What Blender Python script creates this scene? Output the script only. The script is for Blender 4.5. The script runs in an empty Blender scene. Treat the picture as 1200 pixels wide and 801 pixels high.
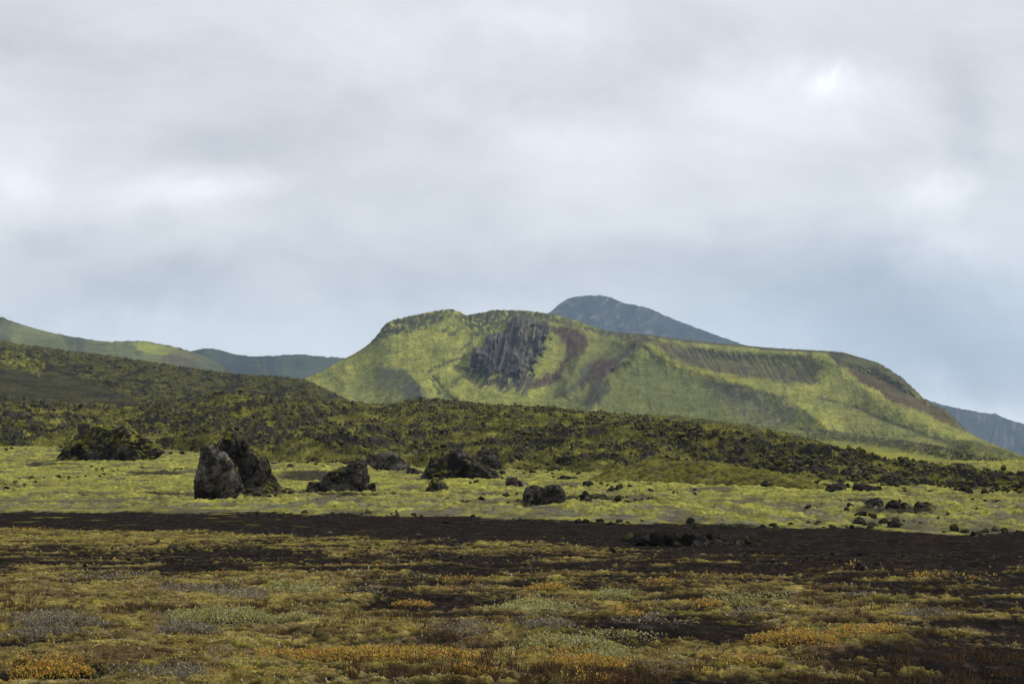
import bpy, math, random
import numpy as np
random.seed(7)
RNG = np.random.default_rng(11)
F32 = np.float32
scene = bpy.context.scene
COL = scene.collection

# ------------------------------------------------------------------ camera model
F = 1200 * 50 / 36.0          # focal length in photo pixels (50 mm lens)
VH, ZC = 505.0, 3.5           # horizon row, eye height above the plain
TH = math.atan((VH - 400.5) / F)
CT, ST = math.cos(TH), math.sin(TH)

def P(u, v, Y):               # a direction of sight at a given distance -> world point
    s = 400.5 - np.asarray(v, float)
    y = F * CT - s * ST
    z = F * ST + s * CT
    k = np.asarray(Y, float) / y
    return (np.asarray(u, float) - 600) * k, np.asarray(Y, float) + 0 * k, ZC + z * k

def UV(x, y, z):
    dz = z - ZC
    c = y * CT + dz * ST
    s = -y * ST + dz * CT
    return 600 + x / c * F, 400.5 - s / c * F

# ------------------------------------------------------------------ numeric helpers
def sm(a, b, x):
    t = np.clip((x - a) / (b - a), 0, 1)
    return t * t * (3 - 2 * t)

def lerp(a, b, t): return a + (b - a) * t

def mix(c0, c1, t):           # colours (…,3) or tuples
    c0 = np.asarray(c0, F32); c1 = np.asarray(c1, F32)
    return c0 + (c1 - c0) * np.asarray(t, F32)[..., None]

def pchip(xs, ys, x):
    xs = np.asarray(xs, float); ys = np.asarray(ys, float)
    h = np.diff(xs); d = np.diff(ys) / h
    m = np.zeros_like(ys)
    m[0], m[-1] = d[0], d[-1]
    for i in range(1, len(xs) - 1):
        if d[i-1] * d[i] > 0:
            w1, w2 = 2*h[i] + h[i-1], h[i] + 2*h[i-1]
            m[i] = (w1 + w2) / (w1 / d[i-1] + w2 / d[i])
    x = np.asarray(x, float)
    i = np.clip(np.searchsorted(xs, x) - 1, 0, len(xs) - 2)
    t = (x - xs[i]) / h[i]
    r = ((1+2*t)*(1-t)**2*ys[i] + t*(1-t)**2*h[i]*m[i] + t*t*(3-2*t)*ys[i+1] + t*t*(t-1)*h[i]*m[i+1])
    r = np.where(t < 0, ys[0] + m[0]*(x-xs[0]), r)
    return np.where(t > 1, ys[-1] + m[-1]*(x-xs[-1]), r)

_ang = np.random.default_rng(3).random(1024) * 2 * np.pi
_GX, _GY = np.cos(_ang).astype(F32), np.sin(_ang).astype(F32)
_g3 = np.random.default_rng(4).normal(size=(1024, 3)); _g3 /= np.linalg.norm(_g3, axis=1)[:, None]
_g3 = _g3.astype(F32)
_R1 = np.random.default_rng(5).random(4096).astype(F32)
_R2 = np.random.default_rng(6).random(4096).astype(F32)

def _h2(i, j, seed):
    h = (i.astype(np.uint32) * np.uint32(374761393)) ^ (j.astype(np.uint32) * np.uint32(668265263)) ^ np.uint32((seed * 2246822519 + 977) & 0xffffffff)
    h ^= h >> np.uint32(13); h *= np.uint32(1274126177); h ^= h >> np.uint32(16)
    return h

def pn2(x, y, seed=0):
    xf = np.floor(x); yf = np.floor(y)
    i = xf.astype(np.int64); j = yf.astype(np.int64)
    fx = (x - xf).astype(F32); fy = (y - yf).astype(F32)
    ux = fx*fx*fx*(fx*(fx*6-15)+10); uy = fy*fy*fy*(fy*(fy*6-15)+10)
    def g(a, b):
        h = (_h2(i+a, j+b, seed) & np.uint32(1023)).astype(np.int32)
        return _GX[h]*(fx-a) + _GY[h]*(fy-b)
    n0 = g(0, 0); n0 += ux*(g(1, 0)-n0)
    n1 = g(0, 1); n1 += ux*(g(1, 1)-n1)
    return (n0 + uy*(n1-n0)) * 1.5

def fbm(x, y, o=4, seed=0, gain=.5, lac=2.03):
    r = 0; a = 1; s = 0
    for k in range(o):
        r = r + a*pn2(x, y, seed+k*17); s += a; a *= gain; x = x*lac+13.1; y = y*lac+7.7
    return r / s

def ridged(x, y, o=4, seed=0, gain=.5, lac=2.07):
    r = 0; a = 1; s = 0
    for k in range(o):
        n = 1-np.abs(pn2(x, y, seed+k*17))*1.6
        r = r + a*n*n; s += a; a *= gain; x = x*lac+3.7; y = y*lac+9.2
    return r / s

def vor2(x, y, seed=0):
    xf = np.floor(x); yf = np.floor(y)
    i = xf.astype(np.int64); j = yf.astype(np.int64)
    fx = (x-xf).astype(F32); fy = (y-yf).astype(F32)
    f1 = np.full(x.shape, 9, F32); f2 = f1.copy(); cid = np.zeros(x.shape, F32)
    for a in (-1, 0, 1):
        for b in (-1, 0, 1):
            h = _h2(i+a, j+b, seed)
            d = (a+_R1[(h & np.uint32(4095)).astype(np.int32)]-fx)**2 + (b+_R2[((h >> np.uint32(12)) & np.uint32(4095)).astype(np.int32)]-fy)**2
            c = ((h >> np.uint32(20)) & np.uint32(1023)).astype(F32)/1023
            near = d < f1
            f2 = np.where(near, f1, np.minimum(f2, d))
            cid = np.where(near, c, cid)
            f1 = np.where(near, d, f1)
    return np.sqrt(f1), np.sqrt(f2), cid

def pn3(p, seed=0):
    pf = np.floor(p); i = pf.astype(np.int64); f = (p-pf).astype(F32)
    w = f*f*f*(f*(f*6-15)+10)
    def g(a, b, c):
        h = _h2(i[:, 0]+a, i[:, 1]+b, seed) ^ ((i[:, 2]+c).astype(np.uint32)*np.uint32(2654435761))
        h ^= h >> np.uint32(15); h *= np.uint32(2246822519); h ^= h >> np.uint32(13)
        G = _g3[(h & np.uint32(1023)).astype(np.int32)]
        return G[:, 0]*(f[:, 0]-a)+G[:, 1]*(f[:, 1]-b)+G[:, 2]*(f[:, 2]-c)
    def L(a, b, t): return a+(b-a)*t
    x0 = L(L(g(0,0,0), g(1,0,0), w[:,0]), L(g(0,1,0), g(1,1,0), w[:,0]), w[:,1])
    x1 = L(L(g(0,0,1), g(1,0,1), w[:,0]), L(g(0,1,1), g(1,1,1), w[:,0]), w[:,1])
    return L(x0, x1, w[:, 2])*1.5

def vor3(p, seed=0):
    pf = np.floor(p); i = pf.astype(np.int64); f = p-pf
    f1 = np.full(len(p), 9.); f2 = f1.copy(); cid = np.zeros(len(p))
    for a in (-1, 0, 1):
        for b in (-1, 0, 1):
            for c in (-1, 0, 1):
                h = _h2(i[:, 0]+a, i[:, 1]+b, seed) ^ ((i[:, 2]+c).astype(np.uint32)*np.uint32(2654435761))
                h ^= h >> np.uint32(15); h *= np.uint32(2246822519); h ^= h >> np.uint32(13)
                k = (h & np.uint32(4095)).astype(np.int32); m = ((h >> np.uint32(12)) & np.uint32(4095)).astype(np.int32)
                d = (a+_R1[k]-f[:, 0])**2+(b+_R2[m]-f[:, 1])**2+(c+_R1[(k*7+m) & 4095]-f[:, 2])**2
                near = d < f1
                f2 = np.where(near, f1, np.minimum(f2, d)); cid = np.where(near, _R2[k], cid); f1 = np.where(near, d, f1)
    return np.sqrt(f1), np.sqrt(f2), cid

def fbm3(p, o=4, seed=0, gain=.5):
    r = 0; a = 1; s = 0
    for k in range(o):
        r = r+a*pn3(p, seed+k*31); s += a; a *= gain; p = p*2.05+5.3
    return r/s

def ridged3(p, o=4, seed=0, gain=.5):
    r = 0; a = 1; s = 0
    for k in range(o):
        n = 1-np.abs(pn3(p, seed+k*31))*1.7
        r = r+a*n; s += a; a *= gain; p = p*2.1+2.3
    return r/s

def segdist(u, v, pts):
    """distance to a polyline and position 0..1 along it"""
    best = np.full(u.shape, 1e9, F32); par = np.zeros(u.shape, F32); side = np.zeros(u.shape, F32)
    n = len(pts)-1
    for k in range(n):
        (a, b), (c, d) = pts[k], pts[k+1]
        dx, dy = c-a, d-b; L = dx*dx+dy*dy
        t = np.clip(((u-a)*dx+(v-b)*dy)/L, 0, 1)
        dd = np.hypot(u-a-t*dx, v-b-t*dy)
        m = dd < best
        best = np.where(m, dd, best); par = np.where(m, (k+t)/n, par)
        side = np.where(m, np.sign((u-a)*dy-(v-b)*dx), side)
    return best, par, side

def poly(u, v, pts, soft):
    """soft-edged inside mask of a polygon"""
    pts = list(pts)
    d, _, _ = segdist(u, v, pts+[pts[0]])
    ins = np.zeros(u.shape, bool)
    n = len(pts)
    for k in range(n):
        (a, b), (c, e) = pts[k], pts[(k+1) % n]
        if b == e: continue
        cr = ((b > v) != (e > v)) & (u < (c-a)*(v-b)/(e-b)+a)
        ins ^= cr
    return sm(-soft, soft, np.where(ins, d, -d))

# ------------------------------------------------------------------ mesh helpers
def set_props(o, label=None, cat=None, group=None, kind=None):
    if label: o['label'] = label
    if cat: o['category'] = cat
    if group: o['group'] = group
    if kind: o['kind'] = kind
    return o

def link(name, me, mat, parent=None, smooth=True):
    o = bpy.data.objects.new(name, me); COL.objects.link(o)
    if mat: me.materials.append(mat)
    if smooth: me.polygons.foreach_set('use_smooth', np.ones(len(me.polygons), bool))
    if parent is not None: o.parent = parent
    return o

def raw_mesh(name, co, faces, col=None, extra=None):
    """co (n,3), faces (m,k) of constant k"""
    me = bpy.data.meshes.new(name)
    co = np.ascontiguousarray(co, F32); faces = np.ascontiguousarray(faces, np.int32)
    m, k = faces.shape
    me.vertices.add(len(co)); me.vertices.foreach_set('co', co.ravel())
    me.loops.add(m*k); me.loops.foreach_set('vertex_index', faces.ravel())
    me.polygons.add(m); me.polygons.foreach_set('loop_start', np.arange(0, m*k, k, dtype=np.int32))
    me.update(calc_edges=True)
    if col is not None:
        a = me.color_attributes.new('Col', 'FLOAT_COLOR', 'POINT')
        c = np.ones((len(co), 4), F32); c[:, :3] = np.clip(col, 0, 1)
        a.data.foreach_set('color', c.ravel())
    for nm, val in (extra or {}).items():
        a = me.attributes.new(nm, 'FLOAT', 'POINT'); a.data.foreach_set('value', np.ascontiguousarray(val, F32).ravel())
    return me

def grid_mesh(name, X, Y, Z, col=None, flip=False, extra=None):
    r, c = X.shape
    idx = np.arange(r*c, dtype=np.int32).reshape(r, c)
    q = np.stack([idx[:-1, :-1], idx[:-1, 1:], idx[1:, 1:], idx[1:, :-1]], -1).reshape(-1, 4)
    if flip: q = q[:, ::-1]
    co = np.stack([X, Y, Z], -1).reshape(-1, 3)
    return raw_mesh(name, co, q, None if col is None else col.reshape(-1, 3), extra)

def gridnormal(X, Y, Z):
    p = np.stack([X, Y, Z], -1).astype(F32)
    du = np.gradient(p, axis=1); dv = np.gradient(p, axis=0)
    n = np.cross(du, dv)
    n /= np.linalg.norm(n, axis=-1, keepdims=True)+1e-9
    return np.where(n[..., 2:3] < 0, -n, n)

# ------------------------------------------------------------------ materials
def nd(nt, t, **kw):
    n = nt.nodes.new(t)
    for k, v in kw.items(): setattr(n, k, v)
    return n

def terrain_mat(name, scales, amp=.45, bump=(0, 0), rough=.95, translucent=0, spec=0.):
    """vertex-colour base (which material lies where) broken up by node noise at several sizes, plus bump"""
    m = bpy.data.materials.new(name); m.use_nodes = True
    nt = m.node_tree; L = nt.links
    bs = nt.nodes['Principled BSDF']; out = nt.nodes['Material Output']
    bs.inputs['Roughness'].default_value = rough
    bs.inputs['Specular IOR Level'].default_value = spec
    at = nd(nt, 'ShaderNodeAttribute', attribute_name='Col')
    tc = nd(nt, 'ShaderNodeTexCoord')
    cur = at.outputs['Color']
    for i, s in enumerate(scales):
        nz = nd(nt, 'ShaderNodeTexNoise'); nz.inputs['Scale'].default_value = s
        nz.inputs['Detail'].default_value = 4; nz.inputs['Roughness'].default_value = .65
        L.new(tc.outputs['Object'], nz.inputs['Vector'])
        mr = nd(nt, 'ShaderNodeMapRange'); mr.inputs[1].default_value = .3; mr.inputs[2].default_value = .7
        mr.inputs[3].default_value = 1-amp; mr.inputs[4].default_value = 1+amp
        L.new(nz.outputs['Fac'], mr.inputs[0])
        mx = nd(nt, 'ShaderNodeMix', data_type='RGBA', blend_type='MULTIPLY'); mx.inputs[0].default_value = 1
        L.new(cur, mx.inputs[6]); L.new(mr.outputs[0], mx.inputs[7]); cur = mx.outputs[2]
    L.new(cur, bs.inputs['Base Color'])
    if bump[0]:
        nz = nd(nt, 'ShaderNodeTexNoise'); nz.inputs['Scale'].default_value = bump[0]; nz.inputs['Detail'].default_value = 5
        nz.inputs['Roughness'].default_value = .7
        L.new(tc.outputs['Object'], nz.inputs['Vector'])
        bp = nd(nt, 'ShaderNodeBump'); bp.inputs['Strength'].default_value = .9; bp.inputs['Distance'].default_value = bump[1]
        L.new(nz.outputs['Fac'], bp.inputs['Height']); L.new(bp.outputs[0], bs.inputs['Normal'])
    if translucent:
        tr = nd(nt, 'ShaderNodeBsdfTranslucent'); L.new(cur, tr.inputs['Color'])
        ms = nd(nt, 'ShaderNodeMixShader'); ms.inputs[0].default_value = translucent
        L.new(bs.outputs[0], ms.inputs[1]); L.new(tr.outputs[0], ms.inputs[2]); L.new(ms.outputs[0], out.inputs['Surface'])
    return m

M_FAR = terrain_mat('far_mountain', (.006, .03), .3)
M_HILL = terrain_mat('moss_hill', (.04, .16, .5), .27, (.25, 2.5))
M_LAVA = terrain_mat('mossy_lava', (.5, 2.2, 7), .4, (3, .3))
M_GROUND = terrain_mat('heath_ground', (1.3, 8, 30), .42, (40, .04))
M_ROCK = terrain_mat('lava_rock', (1.2, 7), .4, (9, .1), .9)
M_LEAF = terrain_mat('willow_leaf', (30,), .3, (0, 0), .5, .45, .2)
M_TWIG = terrain_mat('twig_bark', (40,), .3)

MOSS = (.20, .215, .022); MOSS_D = (.085, .095, .02); ROCK = (.042, .041, .040); REDS = (.062, .036, .030)
SCREE = (.085, .082, .072); SAND = (.0135, .0118, .0105)

# ------------------------------------------------------------------ the plain's shape
def G(x, y):
    x = np.asarray(x, float); y = np.asarray(y, float)
    g = pchip([-60, 0, 12, 20, 30, 42, 55, 70], [1.9, 1.9, 1.36, .95, .5, .12, 0, 0], np.clip(y, -60, 70))
    g = np.where(y > 70, 0, g)
    left = sm(5, -55, x)
    g = g + 1.05*sm(110, 215, y)*left
    a = lerp(150., 280., sm(25, -45, x))
    return g - 42*sm(0, 1, np.clip((y-a)/520, 0, 1)) - 150*sm(700, 3600, y)

def base_uv(x, y):
    return UV(x, y, G(x, y))

UP_U = [-300, 0, 200, 400, 520, 600, 700, 850, 950, 1000, 1050, 1150, 1200, 1500]
UP_V = [598, 599, 600, 602, 604, 607, 611, 615, 618, 617, 622, 626, 622, 620]
LO_V = [616, 617, 620, 625, 629, 632, 638, 644, 648, 650, 651, 651, 650, 650]
COVER = [(0,625,.72),(200,630,.75),(400,632,.62),(600,642,.62),(700,650,.55),(820,655,.42),(1000,652,.32),(1180,652,.32),
         (0,655,.44),(100,660,.5),(250,655,.40),(420,655,.5),(560,660,.44),(700,668,.46),(850,672,.42),(1000,675,.42),(1150,672,.48),
         (0,680,.70),(150,685,.68),(300,690,.66),(450,688,.55),(600,690,.52),(700,690,.55),(800,692,.52),(950,695,.52),(1100,700,.5),(1200,690,.42),
         (0,712,.68),(200,712,.80),(350,712,.72),(520,722,.45),(640,715,.66),(780,712,.6),(950,715,.6),(1100,720,.55),(1200,720,.45),
         (0,740,.80),(250,740,.85),(420,740,.82),(600,745,.72),(700,738,.42),(800,742,.30),(870,745,.40),(1000,745,.62),(1150,745,.5),
         (0,770,.80),(200,775,.85),(400,772,.85),(600,772,.85),(800,770,.82),(950,762,.75),(1080,770,.4),(1190,775,.22),
         (0,800,.66),(250,800,.75),(450,800,.66),(620,800,.55),(760,800,.4),(900,800,.5),(1050,800,.3),(1200,800,.16)]

def cover(u, v):
    num = 0; den = 0
    for a, b, c in COVER:
        w = 1/(((u-a)/75)**2+((v-b)/11)**2+.12)**1.6
        num = num+w*c; den = den+w
    return num/den - .165 - .04*np.exp(-((v-657)/16)**2)

def zones(x, y):
    """patch masks of the plain: sand band, moss plain, heath cover"""
    u, v = base_uv(x, y)
    wv = v + (4.2*fbm(x/3.1, y/5.5, 4, 51)+2.4*fbm(x/.6, y/1.4, 3, 54)+2.0*fbm(x/.2, y/.45, 2, 55))*np.clip((v-520)/60, .3, 1)
    up = pchip(UP_U, UP_V, np.clip(u, -300, 1500)); lo = pchip(UP_U, LO_V, np.clip(u, -300, 1500))
    plain = sm(.8, -.8, wv-up)                # 1 = bright moss plain
    heath = sm(-4, 7, wv-lo+7*fbm(x/2.5, y/2.5, 3, 53))                    # 1 = foreground heath
    return u, v, plain, heath

def ground_height(x, y, full=False):
    u, v, plain, heath = zones(x, y)
    near = y < 62
    c = np.where(v > 606, cover(u, np.clip(v, 612, 815)), 0)*heath
    n1 = fbm(x/3.0+.3*pn2(x, y, 60), y/1.25, 5, 61, .58)*.5+.5
    n2 = fbm(x/.55, y/.32, 4, 67, .6)*.5+.5
    pat = .5+1.3*(.60*(n1-.5)+.30*(n2-.5)+.07*pn2(x/.15, y/.10, 69))
    m = sm(-.07, .07, pat-(1.02-c)*.62-.155)*heath         # heath patches
    f1, f2, cid = vor2(x/.17+.8*n1+.35*pn2(x/.1, y/.1, 74), y/.15+.35*pn2(x/.1, y/.1, 75), 71)
    cush = np.sqrt(np.clip(1-(f1/.78)**2, 0, 1))
    f1b, _, _ = vor2(x/.5+.4*n2, y/.42+.4*pn2(x/.3, y/.3, 76), 73)
    cushb = np.clip(1-(f1b/.8)**2, 0, 1)*sm(-.1, .3, pn2(x/1.1, y/.9, 77))
    h = G(x, y)
    und = fbm(x/5.5, y/3.2, 3, 81)
    h = h + .12*und*sm(60, 30, y) + .035*fbm(x/1.1, y/.8, 3, 83)*np.clip(heath+.25*(1-plain), 0, 1)
    h = h + m*(.012+.042*cush*(.2+1.1*cid)+.035*cushb+.022*ridged(x/.13, y/.11, 3, 78))
    h = h + (1-m)*.012*(ridged(x/.12, y/.12, 2, 85)-.5)*(y < 45)
    # hummocky woolly moss of the plain
    pf1, pf2, pid = vor2(x/.8+.4*n1, y/.9, 91)
    hum = np.clip(1-(pf1/.85)**2, 0, 1)
    qf1, qf2, qid = vor2(x/.30+.5*pn2(x/.3, y/.3, 92), y/.30, 93)
    tuft = np.clip(1-(qf1/.8)**2, 0, 1)
    pn = fbm(x/6, y/9, 4, 95)
    gap = sm(-.03, .24, fbm(x/2.6, y/4.0, 4, 97)+.10*pn)        # worn stony gaps
    h = h + plain*sm(.5, -9, v-pchip(UP_U, UP_V, np.clip(u, -300, 1500)))*((.15*hum*(.3+pid)+.09*tuft*(.2+qid)+.09*fbm(x/.5, y/.4, 3, 99)+.06*ridged(x/.33, y/.3, 2, 100))*(1-.6*gap)+.16*pn)
    if not full: return h
    return h, dict(u=u, v=v, plain=plain, heath=heath, m=m, cush=cush, f1=f1, cid=cid, gap=gap, n1=n1, n2=n2, hum=hum, tuft=tuft, pid=pid, pn=pn, cushb=cushb)

# coloured growth of the heath: (u, v, ru, rv, kind)
PATCH = [(400,768,75,6,'o'),(505,771,65,6,'o'),(330,772,45,5,'o'),(60,787,50,8,'o'),(690,777,55,7,'o'),(650,766,45,7,'o'),(482,707,24,4,'o'),
         (530,679,30,3,'o'),(705,800,35,6,'o'),(1090,678,40,3,'o'),(930,752,60,7,'o'),(1010,745,40,5,'o'),(40,620,40,2,'o'),(640,692,30,5,'o'),
         (815,678,16,3,'o'),(775,684,26,3,'o'),(1000,662,15,2,'o'),(1140,680,30,3,'o'),(830,708,26,4,'o'),(745,715,26,5,'o'),(560,795,40,6,'o'),(870,775,45,6,'o'),
         (60,733,62,9,'g'),(45,750,52,7,'g'),(216,746,40,7,'g'),(430,694,28,5,'g'),(1085,722,34,5,'g'),(880,719,40,6,'g'),(545,742,50,8,'g'),
         (240,692,60,6,'g'),(130,678,60,4,'g'),(290,700,40,5,'g'),(640,737,45,6,'g'),(1000,700,40,4,'g'),(760,728,60,6,'g'),(180,790,60,6,'g'),(220,800,40,5,'g'),
         (255,728,66,14,'p'),(345,731,20,7,'p'),(720,698,26,6,'p'),(500,676,18,5,'p'),(725,748,60,6,'p'),(640,760,50,9,'p'),(700,765,50,8,'p'),(880,703,60,5,'p'),(620,712,60,6,'p'),(350,690,40,4,'p')]

def patch_field(u, v, x, y, kind):
    r = 0
    uu = u+34*fbm(x/.7, y/.7, 3, 301); vv = v+6.5*fbm(x/.6, y/.6, 3, 302)
    for a, b, ru, rv, k in PATCH:
        if k != kind: continue
        r = np.maximum(r, np.clip(1.25-np.hypot((uu-a)/ru, (vv-b)/rv), 0, 1))
    return sm(.05, .75, r)

# ------------------------------------------------------------------ ground sheet
def build_ground():
    yy = np.concatenate([np.geomspace(2, 9, 12)[:-1], np.linspace(9, 340, 60000)])
    vv = UV(np.zeros_like(yy), yy, G(np.full_like(yy, -12.), yy)+.5*0)[1]
    # rows: about one every half pixel, by distance
    ys = [-40, -20, -8, -2, 0, 2, 4, 6, 7.5, 8.6]
    y = 9.4
    while y < 340:
        ys.append(y)
        # ground drop per metre seen from the eye -> pixels
        hgt = ZC-float(G(-12., y)); st = (.42 if y < 45 else .5)*y*y/(F*max(hgt, 1.2))
        y += min(st, 1.2 if y > 200 else 9)
    ys += list(np.geomspace(345, 12000, 30))
    ys = np.array(ys)
    us = np.concatenate([np.linspace(-9000, -400, 25)[:-1], np.linspace(-400, -240, 50)[:-1], np.arange(-240, 1440, 1.22), np.linspace(1440, 1600, 50), np.linspace(1600, 10000, 25)[1:]])
    U, Yg = np.meshgrid(us, ys)
    X = (U-600)/F*np.maximum(Yg, 9)
    H, a = ground_height(X, Yg, True)
    fade = sm(420, 330, Yg)
    H = np.where(Yg > 330, G(X, Yg), H)
    u, v = a['u'], a['v']
    # materials by place
    n_f = pn2(X/.09, Yg/.09, 401); n_m = fbm(X/.7, Yg/.9, 3, 403)
    sand = mix(SAND, (.021, .0155, .0115), sm(.0, .6, fbm(X/1.4, Yg/2.2, 4, 405)))
    sand = mix(sand, (.034, .021, .013), sm(.35, .8, fbm(X/.5, Yg/.6, 3, 406)+.1*n_f)*a['heath']*.7)
    sand = mix(sand, (.06, .058, .055), sm(.75, .95, pn2(X/.11, Yg/.11, 408)+.15*n_f)*.5)
    sand = mix(sand, (.045, .036, .029), sm(.25, .6, pn2(X/.16, Yg/.5, 407)+.4*n_f)*.6)
    olive = mix((.108, .080, .030), (.250, .200, .056), sm(-.4, .5, n_m))
    olive = mix(olive, (.27, .21, .10), sm(.1, .5, fbm(X/.35, Yg/.3, 3, 409))*.6)
    olive = mix(olive, (.082, .054, .028), sm(-.02, .4, fbm(X/1.3, Yg/1.6, 3, 411))*.85)
    olive = mix(olive, (.20, .185, .032), sm(.66, .95, a['cid'])*sm(.2, .7, a['cush'])*sm(-.1, .3, fbm(X/1.7, Yg/1.4, 3, 412))*.8)
    olive = mix(olive, (.12, .10, .08), patch_field(u, v, X, Yg, 'g')*sm(-.2, .3, n_f)*.6)
    olive = mix(olive, (.28, .145, .02), patch_field(u, v, X, Yg, 'o')*sm(-.3, .3, n_f)*.75)
    olive = mix(olive, (.15, .16, .055), patch_field(u, v, X, Yg, 'p')*.6)
    olive = mix(olive, (.018, .014, .010), sm(.45, .8, a['f1'])*.85)
    # bright far stripe of the heath, just below the sand
    olive = mix(olive, (.17, .165, .026), sm(655, 630, v)*sm(-.2, .4, n_m)*.55)
    moss = mix((.168, .168, .042), (.268, .262, .055), sm(-.35, .45, fbm(X/2, Yg/3, 4, 421)))
    moss = mix(moss, (.095, .08, .035), sm(.05, .5, fbm(X/.6, Yg/.9, 4, 422, .65))*.8)
    moss = mix(moss, (.14, .125, .045), sm(.05, .45, fbm(X/9, Yg/14, 4, 423))*.6)
    moss = mix(moss, (.075, .068, .050), np.clip(a['gap'], 0, 1)*.85)
    moss = mix(moss, (.06, .054, .034), sm(.55, .95, 1-a['hum'])*.6)
    moss = mix(moss, (.045, .040, .028), sm(.4, .05, a['tuft'])*.55)
    moss = mix(moss, (.10, .095, .075), sm(575, 597, v)*sm(-.1, .3, fbm(X/1.5, Yg/2.5, 3, 425))*.75)
    # bare sand flat behind the twin rocks and a stony flat before the lava
    w = 5*pn2(X/3, Yg/8, 431)
    for (pu, pv, ru, rv) in [(362, 559, 36, 6.5), (185, 556, 34, 2.5), (300, 580, 45, 3.5), (60, 545, 40, 1.8), (150, 581, 90, 1.6), (640, 589, 40, 3.5), (690, 586, 35, 4), (1050, 602, 50, 4), (420, 581, 60, 1.8), (1000, 589, 30, 2)]:
        k = sm(1.15, .7, np.hypot((u+w*2-pu)/ru, (v+.4*w-pv)/rv))
        moss = mix(moss, (.026, .023, .021), k*.9)
    col = mix(sand, olive, a['m'])
    col = mix(col, moss, a['plain'])
    # sparse bright streaks of moss in the sand band
    st = sm(.32, .55, fbm(X/2.2, Yg/1.2, 4, 441))*(1-a['plain'])*(1-a['heath'])*sm(520, 200, u)
    col = mix(col, (.17, .165, .03), st*.8)
    col = mix(col, MOSS_D, np.clip(sm(260, 420, Yg), 0, 1))
    me = grid_mesh('ground', X, Yg, H, col)
    return set_props(link('ground', me, M_GROUND), kind='structure')
build_ground()

# ------------------------------------------------------------------ hills seen behind one another
def crest_fn(pts): 
    a = np.array(pts, float); return lambda u: pchip(a[:, 0], a[:, 1], u)

def far_ridge(name, pts, u0, u1, vfoot, Yc, Yf, color, ncol, nrow, rough, mat=M_FAR):
    """a distant ridge with its own slope, gullies and far side"""
    us = np.linspace(u0, u1, ncol); t = np.linspace(0, 1, nrow)
    U, T = np.meshgrid(us, t)
    vc = crest_fn(pts)(U)
    V = lerp(vfoot, vc, T)
    px = Yc/F
    Yd = lerp(Yf, Yc, T**1.15)
    wx, wz = U*px, V*px
    gul = ridged(wx/(70*px)+.3*fbm(wx/(40*px), wz/(40*px), 2, 5), wz/(170*px), 4, hash(name) % 0 + 9 if False else len(name))
    Yd = Yd - rough*px*(gul-.5)*(1-T**6)*1.3 - rough*px*fbm(wx/(22*px), wz/(40*px), 4, 33)*(1-T**8)
    V = V + (.7*pn2(U/5., U*0+.5, 35)+.5*pn2(U/2.1, U*0+3.5, 36))*T**8
    X, Yw, Z = P(U, V, Yd)
    # far side
    bk = np.linspace(0, 1, 12)[1:, None]
    Xb = X[-1]*(1+.25*bk); Yb = Yw[-1]*(1+.25*bk); Zb = Z[-1]-(Z[-1]+60)*bk**1.5
    col = color(U, V, T, gul)
    col = np.concatenate([col, np.repeat(col[-1:], 11, 0)])
    me = grid_mesh(name, np.concatenate([X, Xb]), np.concatenate([Yw, Yb]), np.concatenate([Z, Zb]), col)
    return set_props(link(name, me, mat), kind='structure')

A = [(-260,300),(-120,340),(3,372),(20,378),(50,387),(83,394),(110,398),(130,400),(163,399),(190,403),(213,408),(247,421),(267,431),(283,440),(320,455)]
B = [(150,418),(205,413),(223,411),(247,408),(258,410),(277,415),(300,417),(323,417),(333,415),(353,415),(370,417),(400,419),(440,426),(500,440),(560,455)]
Pk = [(560,440),(600,402),(630,376),(643,367),(653,358),(664,351),(677,347),(700,345.5),(713,348),(733,355),(760,361),(783,371),(825,387),(867,402),(920,418),(1000,440)]
R_ = [(1000,445),(1050,456),(1092,470),(1117,477),(1140,481),(1158,484),(1166,484),(1176,489),(1196,495),(1230,503),(1300,520),(1450,540)]

def colA(U, V, T, g):
    c = mix((.088,.094,.036), (.040,.044,.026), sm(.3, .8, g+.35*fbm(U/30, V/14, 3, 71)))
    uu = U+5*pn2(U/9, V/7, 72); vv = V+3*pn2(U/8, V/6, 73)
    c = mix(c, (.16,.165,.03), poly(uu, vv, [(155,400),(185,403),(215,412),(235,420),(225,424),(195,418),(170,414),(158,410)], 3))
    c = mix(c, (.075,.05,.04), poly(uu, vv, [(198,412),(215,413),(235,421),(225,428),(200,424),(190,418)], 4)*.85)
    return c
def colB(U, V, T, g):
    c = mix((.040,.046,.026), (.020,.023,.020), sm(.35, .75, g+.3*fbm(U/20, V/10, 3, 75)))
    return mix(c, (.085,.095,.03), sm(.25, .6, fbm(U/14, V/8, 3, 77))*.5)
def colP(U, V, T, g):
    c = mix((.030,.033,.034), (.016,.019,.024), sm(.3, .7, g+.4*fbm(U/16, V/12, 4, 79)))
    c = mix(c, (.13,.115,.095), sm(.12, .42, fbm((U+V)/11, V/8, 4, 81))*sm(830, 690, U+(V-360)*-1.2)*.75)
    return mix(c, (.10,.105,.035), sm(.2, .5, fbm(U/18, V/10, 3, 83))*sm(.6, .95, T)*sm(760, 690, U)*.5)
def colR(U, V, T, g):
    c = mix((.034,.036,.040), (.017,.020,.025), sm(.3, .7, g))
    return mix(c, (.10,.09,.08), sm(.1, .45, fbm(U/5, V/22, 3, 85))*.7)
far_ridge('far_ridge', A, -260, 320, 470, 3000, 2300, colA, 380, 140, 10)
far_ridge('far_ridge', B, 150, 560, 460, 4300, 3700, colB, 300, 90, 8)
far_ridge('far_mountain', Pk, 560, 1000, 440, 6200, 5500, colP, 380, 130, 14)
far_ridge('far_ridge', R_, 1000, 1450, 560, 5600, 4900, colR, 320, 110, 14)

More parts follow.
